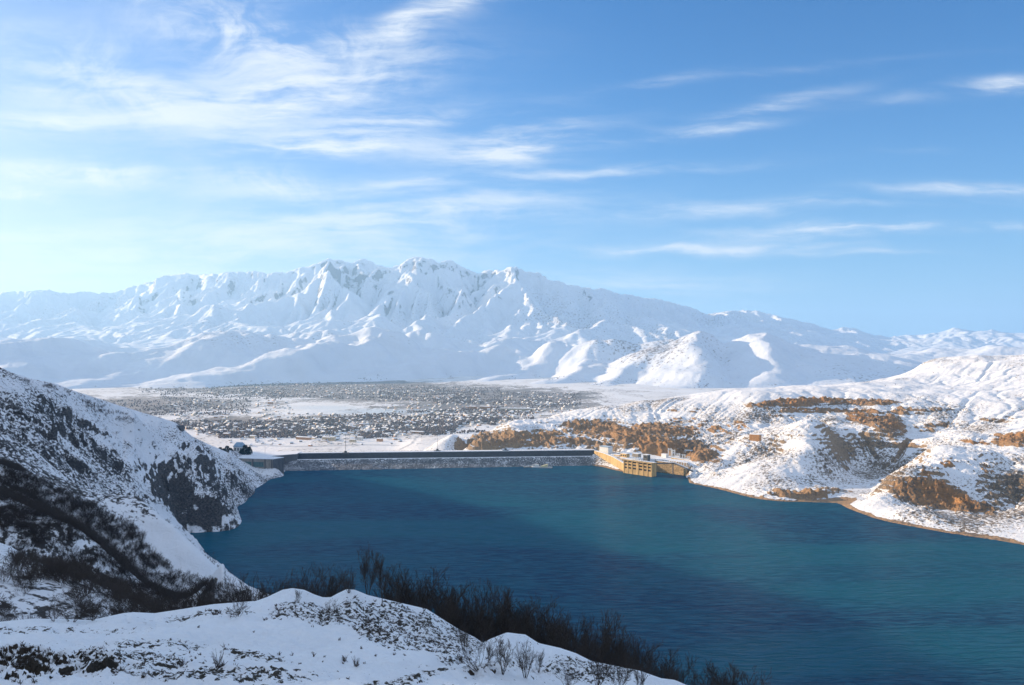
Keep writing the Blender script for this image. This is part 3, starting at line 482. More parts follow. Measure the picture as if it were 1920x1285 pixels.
# ---------------------------------------------------------------- mesh writer for built things
class MB:
    def __init__(s): s.v=[]; s.f=[]; s.mi=[]
    def add(s,vs,fs,mi=0):
        n=len(s.v); s.v+=[tuple(v) for v in vs]; s.f+=[tuple(i+n for i in f) for f in fs]; s.mi+=[mi]*len(fs)
    def box(s,x0,x1,y0,y1,z0,z1,mi=0):
        s.add([(x,y,z) for x in(x0,x1) for y in(y0,y1) for z in(z0,z1)],[(0,1,3,2),(4,6,7,5),(0,4,5,1),(2,3,7,6),(0,2,6,4),(1,5,7,3)],mi)
    def prism(s,poly,z0,z1,mi=0):
        n=len(poly); a=z0 if hasattr(z0,'__len__') else [z0]*n; b=z1 if hasattr(z1,'__len__') else [z1]*n
        s.add([(p[0],p[1],a[i]) for i,p in enumerate(poly)]+[(p[0],p[1],b[i]) for i,p in enumerate(poly)],[tuple(range(n))[::-1],tuple(range(n,2*n))]+[(i,(i+1)%n,n+(i+1)%n,n+i) for i in range(n)],mi)
    def gable(s,x0,x1,y0,y1,z0,z1,ov=.4,mi=0):
        ym=(y0+y1)/2; x0-=ov;x1+=ov;y0-=ov;y1+=ov
        s.add([(x0,y0,z0),(x1,y0,z0),(x1,y1,z0),(x0,y1,z0),(x0,ym,z1),(x1,ym,z1)],[(3,2,1,0),(0,1,5,4),(2,3,4,5),(1,2,5),(3,0,4)],mi)
    def tube(s,p,q,r0,r1=None,n=6,mi=0):
        r1=r0 if r1 is None else r1; p=Vector(p);q=Vector(q);d=(q-p).normalized(); a=d.orthogonal().normalized(); c=d.cross(a)
        vs=[p+(a*math.cos(t)+c*math.sin(t))*r0 for t in[2*math.pi*k/n for k in range(n)]]+[q+(a*math.cos(t)+c*math.sin(t))*r1 for t in[2*math.pi*k/n for k in range(n)]]
        s.add(vs,[(k,(k+1)%n,n+(k+1)%n,n+k) for k in range(n)]+[tuple(range(n))[::-1],tuple(range(n,2*n))],mi)
    def mesh(s,name,mats):
        me=bpy.data.meshes.new(name); me.from_pydata(s.v,[],s.f)
        for m_ in (mats if isinstance(mats,(list,tuple)) else [mats]): me.materials.append(m_)
        me.polygons.foreach_set('material_index',s.mi); me.update(); return me
    def build(s,name,mats,parent=None,loc=(0,0,0),rz=0):
        o=bpy.data.objects.new(name,s.mesh(name,mats)); C.objects.link(o); o.parent=parent; o.location=loc; o.rotation_euler=(0,0,rz); return o
def empty(name,loc,rz,label,cat,group=None):
    o=bpy.data.objects.new(name,None); C.objects.link(o); o.location=loc; o.rotation_euler=(0,0,rz); o.empty_display_size=1; return tag(o,label,cat,group)
def copy_thing(src,loc,rz,sc,label,group):
    c=src.copy(); C.objects.link(c); c.location=loc; c.rotation_euler=(0,0,rz); c.scale=(sc[0],sc[0],sc[1]); c['label']=label
    if group: c['group']=group
    for ch in src.children:
        k=ch.copy(); C.objects.link(k); k.parent=c
    return c
M['concrete']=flat_mat('weathered_concrete',(.30,.27,.23),scale=3,streak=(1,1,.25)); M['dark_concrete']=flat_mat('grey_concrete',(.13,.135,.14),scale=4,streak=(1,1,.25))
M['tan']=flat_mat('tan_concrete',(.58,.40,.18),scale=4,streak=(1,1,.2),var=.35); M['tan_rough']=flat_mat('rough_tan_facing',(.42,.30,.16),scale=3,var=.55,bump=1)
M['white']=flat_mat('white_panel',(.80,.80,.77),scale=6,var=.06); M['steel']=flat_mat('pale_steel',(.55,.56,.55),scale=2,var=.15,rough=.5); M['dark']=flat_mat('dark_opening',(.015,.015,.016),scale=2)
M['snow']=flat_mat('settled_snow',(.80,.83,.87),scale=4,var=.05); M['blue_roof']=flat_mat('blue_grey_roof',(.28,.42,.55),scale=3,var=.15,snow=.4); M['glass']=flat_mat('window_glass',(.03,.04,.05),rough=.15)
M['riprap']=terrain_mat('snowy_riprap',3.0,(.06,.07,.08,1),(.13,.14,.16,1),(.1,.09,.08,1),slope=(.50,.93),speck=(.42,.50),soil=(.07,.08,.09,1),spk_scale=2.2)
M['facing']=flat_mat('dark_stone_facing',(.032,.040,.052),scale=5,var=.35,bump=1); M['yellow']=flat_mat('pale_yellow_paint',(.70,.66,.42),var=.1); M['hullw']=flat_mat('white_boat_paint',(.80,.82,.80),var=.06); M['teal_panel']=flat_mat('green_grey_panel',(.10,.17,.17),scale=3)
M['bark']=flat_mat('winter_bark',(.052,.041,.034),scale=.4,rough=.9); M['twig']=flat_mat('winter_twigs',(.055,.044,.038),scale=.4,rough=.9); M['scrub']=flat_mat('brown_scrub_twigs',(.065,.050,.042),scale=.6,rough=.9); M['pine']=flat_mat('dark_evergreen',(.018,.038,.024),scale=.8,var=.5,rough=.8)
# ---------------------------------------------------------------- dam
A=np.array([-571.,1739.]); Bq=np.array([186.,1802.]); dd=(Bq-A)/np.linalg.norm(Bq-A); nn=np.array([dd[1],-dd[0]]); Ld=float(np.linalg.norm(Bq-A))
dam=empty('dam',(float(A[0]),float(A[1]),0),0,'long low embankment dam closing the lake, dark upper face over a snowy rubble slope','dam')
def strip(name,prof,mats,nseg=420,noise=0.0,attr=None,side=None,sub=14):
    """band of the dam swept along its axis; prof = [(offset left, offset right, z)...]"""
    t=np.linspace(0,1,nseg); k=np.linspace(0,len(prof)-1,sub); ki=np.arange(len(prof)); p=np.array(prof)
    ol=np.interp(k,ki,p[:,0]); orr=np.interp(k,ki,p[:,1]); zz=np.interp(k,ki,p[:,2])
    off=ol[:,None]*(1-t)+orr[:,None]*t; ax=A[0]+dd[0]*Ld*t; ay=A[1]+dd[1]*Ld*t
    XX=ax[None]+nn[0]*off; YY=ay[None]+nn[1]*off; ZZ=zz[:,None]+0*XX
    if noise: ZZ=ZZ+fbm(XX,YY,7,4,3,.6,True)*noise+fbm(XX,YY,2.5,3,5)*noise*.5
    at=np.zeros(XX.shape+(3,)); at[...,0]=.50+.3*fbm(XX,YY,20,3,2); at[...,2]=.85+.3*fbm(XX,YY,25,3,4)
    o=grid_mesh(name,XX-A[0],YY-A[1],ZZ,mats,at); o.parent=dam; return o
strip('rubble_slope',[(27,24,14.2),(44,36,9),(84,56,0.2),(120,80,-8)],[M['riprap']],noise=1.3,sub=40)
strip('berm',[(20,20,15.4),(22,21,14.9),(27,24,14.6),(30,26,13.6)],[M['snow']],noise=.25,sub=6)
strip('upper_face',[(8.2,8.2,26.2),(21,20.5,14.6)],[M['facing']],noise=.5)
strip('crest_road',[(8.6,8.6,26.3),(8.4,8.4,27.6),(7.4,7.4,27.7),(-9,-9,27.3),(-11,-11,26.6)],[M['snow']],noise=.12)
strip('downstream_slope',[(-10,-10,27.0),(-260,-260,-95)],[M['riprap']],noise=1.)
# ---------------------------------------------------------------- left abutment: wall, terrace, gatehouse, evergreens, masts
poly=[(-590,1622),(-481,1602),(-466,1627),(-560,1672)]; c0=Vector((-525,1630,0))
lw=empty('retaining_wall',c0,0,'grey concrete retaining wall with snow on top at the left end of the dam','wall')
P0=[(x-c0.x,y-c0.y) for x,y in poly]
m_=MB(); m_.prism(P0,-6,33); m_.build('wall',M['concrete'],lw)
m_=MB(); m_.prism([(x*1.01,y*1.01) for x,y in P0],33.05,34.0); m_.build('snow_cap',M['snow'],lw)
def along(p,q,a,b,out,z0,z1):
    p=np.array(p);q=np.array(q);d=q-p;d=d/np.linalg.norm(d);n=np.array([d[1],-d[0]]); L_=np.linalg.norm(q-p)
    s0=p+d*a*L_; s1=p+d*b*L_; return [tuple(s0-n*.5),tuple(s1-n*.5),tuple(s1+n*out),tuple(s0+n*out)],z0,z1
for a,b in((.40,.58),(.62,.82)):
    m_=MB(); m_.prism(*along(P0[0],P0[1],a,b,.35,17,27)); m_.build('panel',M['teal_panel'],lw)
for a in(.05,.2,.36,.60,.84,.97):
    m_=MB(); m_.prism(*along(P0[0],P0[1],a,a+.018,.9,8,33)); m_.build('buttress',M['dark_concrete'],lw)
m_=MB(); m_.prism(*along(P0[1],P0[2],.0,1,.3,2,32.5)); m_.build('end_face',M['dark_concrete'],lw)
tr=empty('terrace_wall',(-560,1700,0),0,'low grey terrace block under the small blue roofed gatehouse','wall')
m_=MB(); m_.prism([(-60,-28),(18,-32),(95,20),(95,60),(-60,60)],5,27.5); m_.build('wall',M['dark_concrete'],tr)
m_=MB(); m_.prism([(-60.3,-28.3),(18,-32.4),(95.3,20),(95.3,60),(-60.3,60)],27.55,28.3); m_.build('snow_cap',M['snow'],tr)
gh=empty('gatehouse',(-578,1690,28.2),rad(-12),'small tall gatehouse with pale walls and blue grey roof among dark evergreens','gatehouse')
gh.scale=(1.05,1,1.15); m_=MB(); m_.box(-9,9,-6,6,0,17); m_.build('wall',M['white'],gh)
m_=MB(); m_.box(-10.5,10.5,-7.5,7.5,17.05,18.6); m_.add([(-10,-7,18.6),(10,-7,18.6),(10,7,18.6),(-10,7,18.6),(-6,-2,25),(6,-2,25),(6,2,25),(-6,2,25)],[(0,1,5,4),(1,2,6,5),(2,3,7,6),(3,0,4,7),(4,5,6,7)]); m_.build('roof',M['blue_roof'],gh)
for i in range(3):
    for j in range(2):
        w_=MB(); x=-6+i*6; z=2.5+j*7.5; w_.box(x-1.7,x+1.7,-6.25,-5.9,z,z+4.8); wo=w_.build('window',M['glass'],gh)
        f_=MB(); f_.box(x-.12,x+.12,-6.4,-6.26,z,z+4.8); f_.box(x-1.7,x-.13,-6.4,-6.26,z+2.3,z+2.5); f_.box(x+.13,x+1.7,-6.4,-6.26,z+2.3,z+2.5); f_.build('frame',M['white'],wo)
for s_ in(-1,1):
    m_=MB(); m_.box(s_*9-.6,s_*9+.6,-6.9,-6.05,0,17); m_.build('pilaster',M['steel'],gh)
def leafball(mb,c,r,h,n,seed,sz):
    R=random.Random(seed)
    for _ in range(n):
        t=R.random(); a=R.uniform(0,2*math.pi); rr=r*math.sin(math.pi*min(1,.12+.88*(1-t)))**.7*math.sqrt(R.random())*(1.0 if t<.6 else 1.1-t*.4)
        p=Vector((c[0]+rr*math.cos(a),c[1]+rr*math.sin(a),c[2]+t*h)); d=Vector((R.gauss(0,1),R.gauss(0,1),R.gauss(0,1))).normalized(); e=d.orthogonal().normalized()*sz*R.uniform(.5,1.1); d=d.cross(e)
        mb.add([p-e-d*.6,p+e-d*.6,p+d],[(0,1,2)])
def evergreen(seed,h,r):
    root=empty('evergreen_tree',(0,0,0),0,'','evergreen tree')
    m_=MB(); m_.tube((0,0,-1),(0,0,h*.8),.35,.08); m_.build('trunk',M['bark'],root)
    m_=MB(); leafball(m_,(0,0,h*.08),r,h*.95,900,seed,.75); m_.build('crown',M['pine'],root); return root
evs=[evergreen(k,h,r) for k,(h,r) in enumerate([(13,4.6),(11,4.8),(15,5.2)])]
EV=[(413,856,13,'slim','leftmost, on the edge of the rocky slope'),(420,856,11,'low','second, left of the gatehouse'),(426,855,12,'round','third, left of the gatehouse'),(433,855,12,'round','just left of the gatehouse wall'),(453,856,13,'dark','just right of the gatehouse door'),(460,857,15,'broad','middle one right of the gatehouse'),(467,857,15,'broad','rightmost, at the end of the evergreen row')]
for i,(a,b,h,w_,wh) in enumerate(EV):
    D=1682 if i<4 else 1668; x=(a-CX)/F*D; lab=f'{w_} dark evergreen tree {wh}'; s_=h/13.*1.45
    if i<3: o=evs[i]; o.location=(x,D,27.5); o.scale=(1.45,1.45,1.45); o['label']=lab; o['group']='dark evergreens by the gatehouse'
    else: o=copy_thing(evs[i%3],(x,D,27.5),i*1.3,(s_,s_),lab,'dark evergreens by the gatehouse')
def mast(px,D,z,h,lab,base=True,r=.45):
    t=empty('lamp_mast',((px-CX)/F*D,D,z),0,lab,'lamp mast','tall thin masts along the dam')
    m_=MB(); m_.tube((0,0,0),(0,0,h),r,r*.45,8); m_.build('pole',M['steel'] if not base else M['dark_concrete'],t)
    m_=MB(); m_.box(-1.8,1.8,-.5,.5,h-.6,h-.1); m_.build('lamp_head',M['steel'],t); m_=MB(); m_.box(-1.3,1.3,-.4,.4,h*.55,h*.55+.4); m_.build('crossarm',M['steel'],t)
    if base:
        m_=MB(); m_.prism([(-7,-3.5),(7,-3.5),(7,3),(-7,3)],-2.5,.8); m_.build('footing',M['dark_concrete'],t)
        m_=MB(); m_.box(-2.4,2.4,-2,2,.85,4.2); m_.build('cabinet',M['dark_concrete'],t)
    return t
mast(648,1738,28,41,'tallest thin mast on a dark footing at the middle left of the dam crest')
mast(820,1772,28,37,'thin mast on a small footing right of the middle of the dam crest')
mast(948,1782,28,6,'short post on a dark footing near the right end of the dam crest',r=.3)
mast(424,1675,28,30,'slim pale mast behind the evergreens left of the gatehouse',False,.3)
mast(458,1672,28,28,'slim pale mast just right of the gatehouse roof',False,.3)
mast(497,1720,28,40,'slim mast standing alone between gatehouse and dam crest',False,.3)
hut=place(hL,[338],[806],900,1500)[0]
if np.isnan(hut[0]): hut=np.array([-540,1290,128.])
ht=empty('stone_hut',(float(hut[0]),float(hut[1]),float(hut[2])-2),rad(15),'small dark flat roofed stone hut on the shaded left ridge','hut')
m_=MB(); m_.box(-6,6,-4,4,0,8.5); m_.build('wall',M['dark_concrete'],ht); m_=MB(); m_.box(-6.5,6.5,-4.5,4.5,8.55,9.2); m_.build('roof',M['dark_concrete'],ht)
m_=MB(); m_.box(-1,1,-4.2,-4.02,1,4); m_.build('doorway',M['dark'],ht)
# ---------------------------------------------------------------- intake works on the right of the dam
TA=math.atan2(-53,49)
tw=empty('intake_tower',(228,1638,0),TA,'tan concrete intake tower with three rows of dark openings standing in the lake','intake tower')
Wt=72.
m_=MB(); m_.box(0,Wt,3,17,-6,26.4); m_.build('body',M['tan'],tw)
xs=[0,11,22,33]; xs2=[39,50,61,72]
for x in(0,11,22,36,50,61,72):
    w_=3.2 if x==36 else 1.6
    m_=MB(); x0_=max(0,x-w_); x1_=min(Wt,x+w_); x0_,x1_=(0,2.2) if x==0 else ((Wt-2.2,Wt) if x==72 else (x0_,x1_)); m_.box(x0_,x1_,1.7,2.95,-6,26.3); m_.build('pier',M['tan'],tw)
bays=[(2.2,9.4),(12.6,20.4),(23.6,32.8),(39.2,48.4),(51.6,59.4),(62.6,69.8)]
for (a,b) in bays:
    for z in(10.2,16.6,23.0):
        m_=MB(); m_.box(a+.02,b-.02,2.6,2.98,z,z+3.3); m_.build('opening',M['dark'],tw)
    for z0_,z1_ in((-6,10.1),(13.6,16.5),(20.0,22.9)): m_=MB(); m_.box(a+.01,b-.01,2.2,2.97,z0_,z1_); m_.build('panel',M['tan'],tw)
m_=MB(); m_.box(-1,Wt+1,-1.2,18,26.45,27.6); m_.build('deck',M['tan'],tw)
m_=MB(); m_.box(-1,Wt+1,9,18,27.63,28.1); m_.build('snow_patch',M['snow'],tw)
m_=MB()
for k in range(19): m_.tube((k*4,-1,27.6),(k*4,-1,28.9),.09,n=4)
m_.tube((0,-1,28.8),(Wt,-1,28.8),.09,n=4); m_.build('railing',M['steel'],tw)
cr=empty('gantry_crane',(228+49/72*36,1638-53/72*36+9,27.7),TA,'pale boxy gantry crane with legs on top of the intake tower','crane')
m_=MB(); m_.box(-6,9,-5,5,8,14.5); m_.build('cabin',M['concrete'],cr); m_=MB(); m_.box(-6.3,9.3,-5.3,5.3,14.55,15.2); m_.build('roof',M['snow'],cr)
for x in(-5,8):
    for y in(-4,4):
        m_=MB(); m_.tube((x*1.25,y,0),(x,y,8),.55,n=6); m_.build('leg',M['white'],cr)
m_=MB(); m_.tube((-5,-4,1),(2,-4,8),.35); m_.tube((8,-4,1),(2,-4,8),.35); m_.build('brace',M['white'],cr)
def block(name,px,py,D,w,d,h,mat_,roofmat,label,cat,rz=TA,wins=0,roof=1.0,dz=0):
    x=(px-CX)/F*D; z=H-(py-HY)/F*D+dz; t=empty(name,(x,D,z),rz,label,cat)
    m_=MB(); m_.box(0,w,0,d,-4,h); m_.build('wall',M[mat_],t)
    m_=MB(); m_.box(-.5,w+.5,-.5,d+.5,h+.03,h+roof); m_.build('roof',M[roofmat],t)
    for k in range(wins):
        m_=MB(); xx=w*(k+.5)/wins; m_.box(xx-w/wins*.28,xx+w/wins*.28,-.12,.1,h*.4,h*.7); m_.build('window',M['glass'],t)
    return t
block('valve_house',1124,849,1768,25,15,13.5,'white','blue_roof','white cubic valve house with bluish roof at the right end of the dam','building',wins=0,roof=1.6)
block('store_house',1151,862,1722,15,9,11,'tan','snow','plain tan block house stepping down between white valve house and intake tower','building',wins=2)
block('control_hut',1163,858,1700,17,10,9,'tan','snow','low tan control hut just behind the upper left of the intake tower','building',wins=3)
block('site_cabin',1240,858,1695,12,8,7,'white','snow','small white site cabin left of the switchyard gantries','cabin')
block('pump_house',1206,861,1668,11,10,9,'dark_concrete','snow','grey pump house behind the right end of the intake tower','building',wins=1)
def wall_strip(name,pts,label,mat_='tan',th=3.0,cap=True):
    """pts: (px, D, z bottom, z top)"""
    W_=[((p-CX)/F*D,D,a,b) for p,D,a,b in pts]; ox,oy=W_[0][0],W_[0][1]
    t=empty(name,(ox,oy,0),0,label,'wall')
    m_=MB(); cp=MB()
    for p,q in zip(W_[:-1],W_[1:]):
        d=np.array([q[0]-p[0],q[1]-p[1]]); d/=np.linalg.norm(d); n=np.array([-d[1],d[0]])*th
        fp=[(p[0]-ox,p[1]-oy),(q[0]-ox,q[1]-oy),(q[0]-ox+n[0],q[1]-oy+n[1]),(p[0]-ox+n[0],p[1]-oy+n[1])]
        m_.prism(fp,[p[2],q[2],q[2],p[2]],[p[3],q[3],q[3],p[3]]); cp.prism(fp,[p[3]+.03,q[3]+.03,q[3]+.03,p[3]+.03],[p[3]+.7,q[3]+.7,q[3]+.7,p[3]+.7])
    m_.build('wall',M[mat_],t)
    if cap: cp.build('coping',M['snow'],t)
    return t
wall_strip('quay_wall',[(1114,1775,22,27.5),(1130,1745,14,26.5),(1150,1700,7,23.5),(1169,1655,1,17)],'long tan quay wall sloping down from the dam crest to the intake tower',th=6)
wall_strip('sea_wall',[(1228,1655,-4,23),(1262,1625,-4,22),(1287,1600,-4,15)],'rough tan facing wall above the water right of the intake tower','tan_rough',th=8)
wall_strip('switchyard_wall',[(1258,1672,10,27),(1285,1650,10,25.5),(1312,1622,8,24)],'upper tan retaining wall under the switchyard gantries',th=5)
br=empty('access_bridge',((1222-CX)/F*1602,1602,0),0,'dark narrow access bridge running right from the intake tower and down to the shore','bridge')
bp_=[(1222,1602,25.2),(1262,1612,25.0),(1298,1572,14.5)]; bw=[((p-CX)/F*D-br.location.x,D-br.location.y,z) for p,D,z in bp_]
for p,q in zip(bw[:-1],bw[1:]):
    d=Vector((q[0]-p[0],q[1]-p[1],0)).normalized(); n=Vector((-d.y,d.x,0))*3
    m_=MB(); m_.prism([(p[0],p[1]),(q[0],q[1]),(q[0]+n.x,q[1]+n.y),(p[0]+n.x,p[1]+n.y)],[p[2]-2.2,q[2]-2.2,q[2]-2.2,p[2]-2.2],[p[2],q[2],q[2],p[2]]); m_.build('deck',M['dark_concrete'],br)
for k,(p,z) in enumerate(((bw[1],24),)):
    m_=MB(); m_.box(p[0]-1,p[0]+1,p[1],p[1]+2,-5,z-1.5); m_.build('pillar',M['dark_concrete'],br)
def gantry(px,py,D,h,w,lab):
    z=H-(py-HY)/F*D; t=empty('switchyard_gantry',((px-CX)/F*D,D,z-1),rad(-30),lab,'gantry','steel gantries of the switchyard')
    for x in(-w,w):
        m_=MB()
        for sx in(-1.3,1.3): m_.tube((x+sx,0,0),(x+sx*.25,0,h),.55,n=4)
        for k in range(6):
            a=k/6*h; b=(k+1)/6*h; s0=1.3*(1-.75*k/6)*(-1)**k; s1=1.3*(1-.75*(k+1)/6)*(-1)**(k+1); m_.tube((x+s0,0,a),(x+s1,0,b),.32,n=4)
        m_.build('leg',M['white'],t)
    m_=MB(); m_.tube((-w-1,0,h*.93),(w+1,0,h*.93),.55,n=4); m_.tube((-w-1,0,h*.84),(w+1,0,h*.84),.4,n=4)
    for k in range(7): x=-w+k*w/3.5; m_.tube((x,0,h*.84),(x+w/7,0,h*.93),.3,n=4)
    m_.build('crossbeam',M['white'],t)
    for k in(-.5,0,.5): m_=MB(); m_.tube((k*w,0,h*.84),(k*w,0,h*.72),.5,.35,n=5); m_.build('insulator',M['concrete'],t)
    return t
gantry(1256,859,1685,22,3.2,'tallest white steel gantry beside the small white site cabin')
gantry(1263,860,1680,20,2.6,'white steel gantry second from the site cabin')
gantry(1272,861,1675,13,3,'middle white steel gantry left of the dark canopy')
gantry(1282,862,1662,12,2.6,'short white steel gantry in front of the dark canopy')
gantry(1291,863,1655,9,2.6,'lowest white steel gantry right of the dark canopy')
cp_=empty('canopy',((1283-CX)/F*1705,1705,26),rad(-20),'open shed with a flat dark blue roof at the foot of the red cliff','shed')
m_=MB(); m_.box(0,17,0,8,11,12.2); m_.build('roof',M['blue_roof'],cp_)
for x in(.6,8.5,16.4):
    for y in(.6,7.4): m_=MB(); m_.tube((x,y,-3),(x,y,11),.3); m_.build('post',M['dark_concrete'],cp_)
tk=empty('parked_truck',((1306-CX)/F*1628,1628,24.9),rad(-35),'small pale truck parked at the right end of the switchyard wall','truck')
m_=MB(); m_.box(0,5.4,0,2.3,1.05,3.4); m_.build('cargo_box',M['white'],tk); m_=MB(); m_.prism([(5.6,.1),(7.6,.1),(7.6,2.2),(5.6,2.2)],.8,[2.9,2.2,2.2,2.9]); m_.build('cab',M['steel'],tk)
for x in(1.2,6.6):
    for y in(0,2.3): m_=MB(); m_.tube((x,y-.15,.5),(x,y+.15,.5),.5,n=10); m_.build('wheel',M['dark'],tk)
rp=place(hRc,[1416],[829],1500,2100)[0]
ru=empty('ruined_block',(float(rp[0]),float(rp[1]),float(rp[2])-1.5),TA+.1,'isolated orange brown block ruin on the snowy slope above the switchyard','ruin')
m_=MB(); m_.prism([(-10,-4),(10,-4),(9,7),(-9.4,7)],0,[11.5,12,11,10.8]); m_.build('wall',flat_mat('orange_stone',(.46,.24,.10),scale=2,var=.4,bump=1),ru); m_=MB(); m_.prism([(-9.7,-3.6),(9.6,-3.6),(8.6,6.6),(-9.,6.6)],11.,12.6); m_.build('snow_cap',M['snow'],ru)
# boats moored off the dam
def hull(L_,Wd,h): 
    m_=MB(); s=[(-L_/2,-Wd/2),(L_*.28,-Wd/2),(L_/2,0),(L_*.28,Wd/2),(-L_/2,Wd/2)]
    n=5; m_.add([(x*.94,y*.75,-.6) for x,y in s]+[(x,y,h*(1.25 if i==2 else 1)) for i,(x,y) in enumerate(s)],[tuple(range(n))[::-1],tuple(range(n,2*n))]+[(i,(i+1)%n,n+(i+1)%n,n+i) for i in range(n)]); return m_
b1=empty('work_boat',((1004-CX)/F*1712,1712,0),rad(160),'white work boat with a small wheelhouse moored off the dam slope','boat')
hull(15,5,2.0).build('hull',M['hullw'],b1); m_=MB(); m_.box(-5,1,-1.8,1.8,2.05,5.2); m_.build('wheelhouse',M['hullw'],b1); m_=MB(); m_.box(-5.3,1.4,-2.1,2.1,5.25,5.6); m_.build('roof',M['hullw'],b1); m_=MB(); m_.box(.95,1.12,-1.4,1.4,3.3,4.7); m_.build('windscreen',M['glass'],b1); m_=MB(); m_.tube((-2,0,5.6),(-2,0,9.5),.15,n=5); m_.build('mast',M['white'],b1)
b2=empty('barge',((1023-CX)/F*1708,1708,0),rad(-10),'pale yellow barge with a sloping deck house beside the white work boat','barge')
m_=MB(); m_.box(-11,11,-4,4,-.6,1.4); m_.build('hull',M['steel'],b2); m_=MB(); m_.prism([(-8,-3),(3.5,-3),(3.5,3),(-8,3)],1.45,[2.6,6.2,6.2,2.6]); m_.build('deck_house',M['yellow'],b2); 
for y in(-3.6,3.6): m_=MB(); m_.tube((4,y,1.4),(10.5,y,2.8),.12,n=4); m_.build('rail',M['steel'],b2)
b3=empty('pontoon',((994-CX)/F*1716,1716,0),rad(8),'thin floating pontoon walkway with a raised boom left of the boats','pontoon')
m_=MB(); m_.box(-10,10,-1.3,1.3,-.4,.9); m_.build('deck',M['concrete'],b3); m_=MB(); m_.tube((-9,0,1),(9,0,4.6),.35,n=5); m_.tube((9,0,4.6),(12,0,3.8),.3,n=5); m_.build('boom',M['hullw'],b3)
for x in(-8,0,8): m_=MB(); m_.tube((x,-1,.9),(x,-1,3),.12,n=4); m_.build('bollard',M['steel'],b3)
for o_ in(b1,b2,b3): o_.scale=(1.3,1.3,1.3)
print('built',time.time()-T0)
# ---------------------------------------------------------------- town
M['wall_cream']=flat_mat('cream_render',(.62,.52,.36),var=.1,scale=5); M['wall_white']=flat_mat('pale_render',(.66,.63,.58),var=.1,scale=5); M['wall_orange']=flat_mat('orange_sunlit_wall',(.52,.29,.15),var=.15,scale=5); M['wall_grey']=flat_mat('grey_block_wall',(.22,.21,.20),var=.1,scale=5); M['wood']=flat_mat('bare_orchard_trees',(.125,.10,.095),var=.3,scale=12)  # orange walls carry the warm glow of sunlit walls in their colour
R=random.Random(5)
WK=[('cream','wall_cream'),('white','wall_white'),('orange','wall_orange'),('grey','wall_grey')]
hproto={}
for kn,mn in WK:
    m_=MB(); m_.box(-6,6,-4.5,4.5,-1,4.2,0); m_.gable(-6,6,-4.5,4.5,4.2,7.4,.6,1)
    hproto[kn]=m_.mesh('house',[M[mn],M['snow']])
def rand_town(n,regs,seed):
    r=np.random.RandomState(seed); w_=np.array([g[-1] for g in regs],float); w_/=w_.sum(); out=[]
    for k in r.choice(len(regs),n,p=w_):
        cx,cy,rx,ry,t,_=regs[k]; a,b=r.uniform(-1,1,2); c,s=math.cos(rad(t)),math.sin(rad(t)); out.append((cx+a*rx*c-b*ry*s,cy+a*rx*s+b*ry*c))
    return np.array(out)
def town_pts(pp):
    px,py=pp[:,0],pp[:,1]; D=(H+78)*F/(py-HY)
    for _ in range(6): D=(H-hV((px-CX)/F*D,D))*F/(py-HY)
    x=(px-CX)/F*D; return x,D,hV(x,D)
near=[(700,826,130,8,0,2),(520,832,90,6,0,1.2),(760,800,130,16,-3,9),(680,810,90,14,0,4),(560,822,110,7,0,3),(850,790,60,10,-5,3),(470,818,60,6,0,1)]
pp=rand_town(330,near,3); px_=pp[:,0]; keep=~((px_>790)&(pp[:,1]>815)); pp=pp[keep][:300]; x,D,z=town_pts(pp)
gname='houses of the town beyond the dam'
def zone(px,py):
    a='far to the left' if px<560 else 'behind the tall dam mast' if px<690 else 'in the middle rows' if px<790 else 'near the curved road'
    b='close behind the dam' if py>812 else 'in the centre of town' if py>796 else 'on the far edge of town'
    return a,b
order=np.argsort(-pp[:,1])
for i in order:
    kn=WK[R.choices(range(4),(3,4,2,3))[0]][0]; o=bpy.data.objects.new('house',hproto[kn]); C.objects.link(o)
    s=R.uniform(.55,1.15); o.location=(x[i],D[i],z[i]); o.scale=(s,s,s*R.uniform(.8,1.1)); o.rotation_euler=(0,0,R.choice((.3,1.9,.5,1.6,-.4))+R.uniform(-.2,.2))
    za,zb=zone(*pp[i]); tag(o,f'tiny {kn} house {zb}, {za}','house',gname+' with '+kn+' walls '+zb+' '+za)
def scatter_mesh(name,base_v,base_f,pos,scl,rot,mats,mi=None,label=None):
    bv=np.array(base_v,float); n=len(pos); c,s=np.cos(rot)[:,None],np.sin(rot)[:,None]
    vx=bv[None,:,0]*scl[:,None,0]; vy=bv[None,:,1]*scl[:,None,0]; vz=bv[None,:,2]*scl[:,None,1]
    V=np.stack([vx*c-vy*s+pos[:,None,0],vx*s+vy*c+pos[:,None,1],vz+pos[:,None,2]],-1).reshape(-1,3)
    me=bpy.data.meshes.new(name); bf=np.array(base_f); Fq=(bf[None]+np.arange(n)[:,None,None]*len(bv)).reshape(-1,bf.shape[1]); raw_mesh(me,V,Fq,bf.shape[1])
    for m_ in mats: me.materials.append(m_)
    if mi is not None: me.polygons.foreach_set('material_index',np.tile(np.array(mi,np.int32),n))
    o=bpy.data.objects.new(name,me); C.objects.link(o); tag(o,label,None,None,'stuff'); return o
far_=[(640,735,260,14,2,6),(430,765,120,14,0,2),(900,765,180,10,0,2),(1010,748,70,10,0,1),(700,790,230,14,0,3),(850,785,120,16,-4,3),(560,806,190,10,0,3),(1000,775,110,6,-3,1),(380,790,50,16,0,1)]
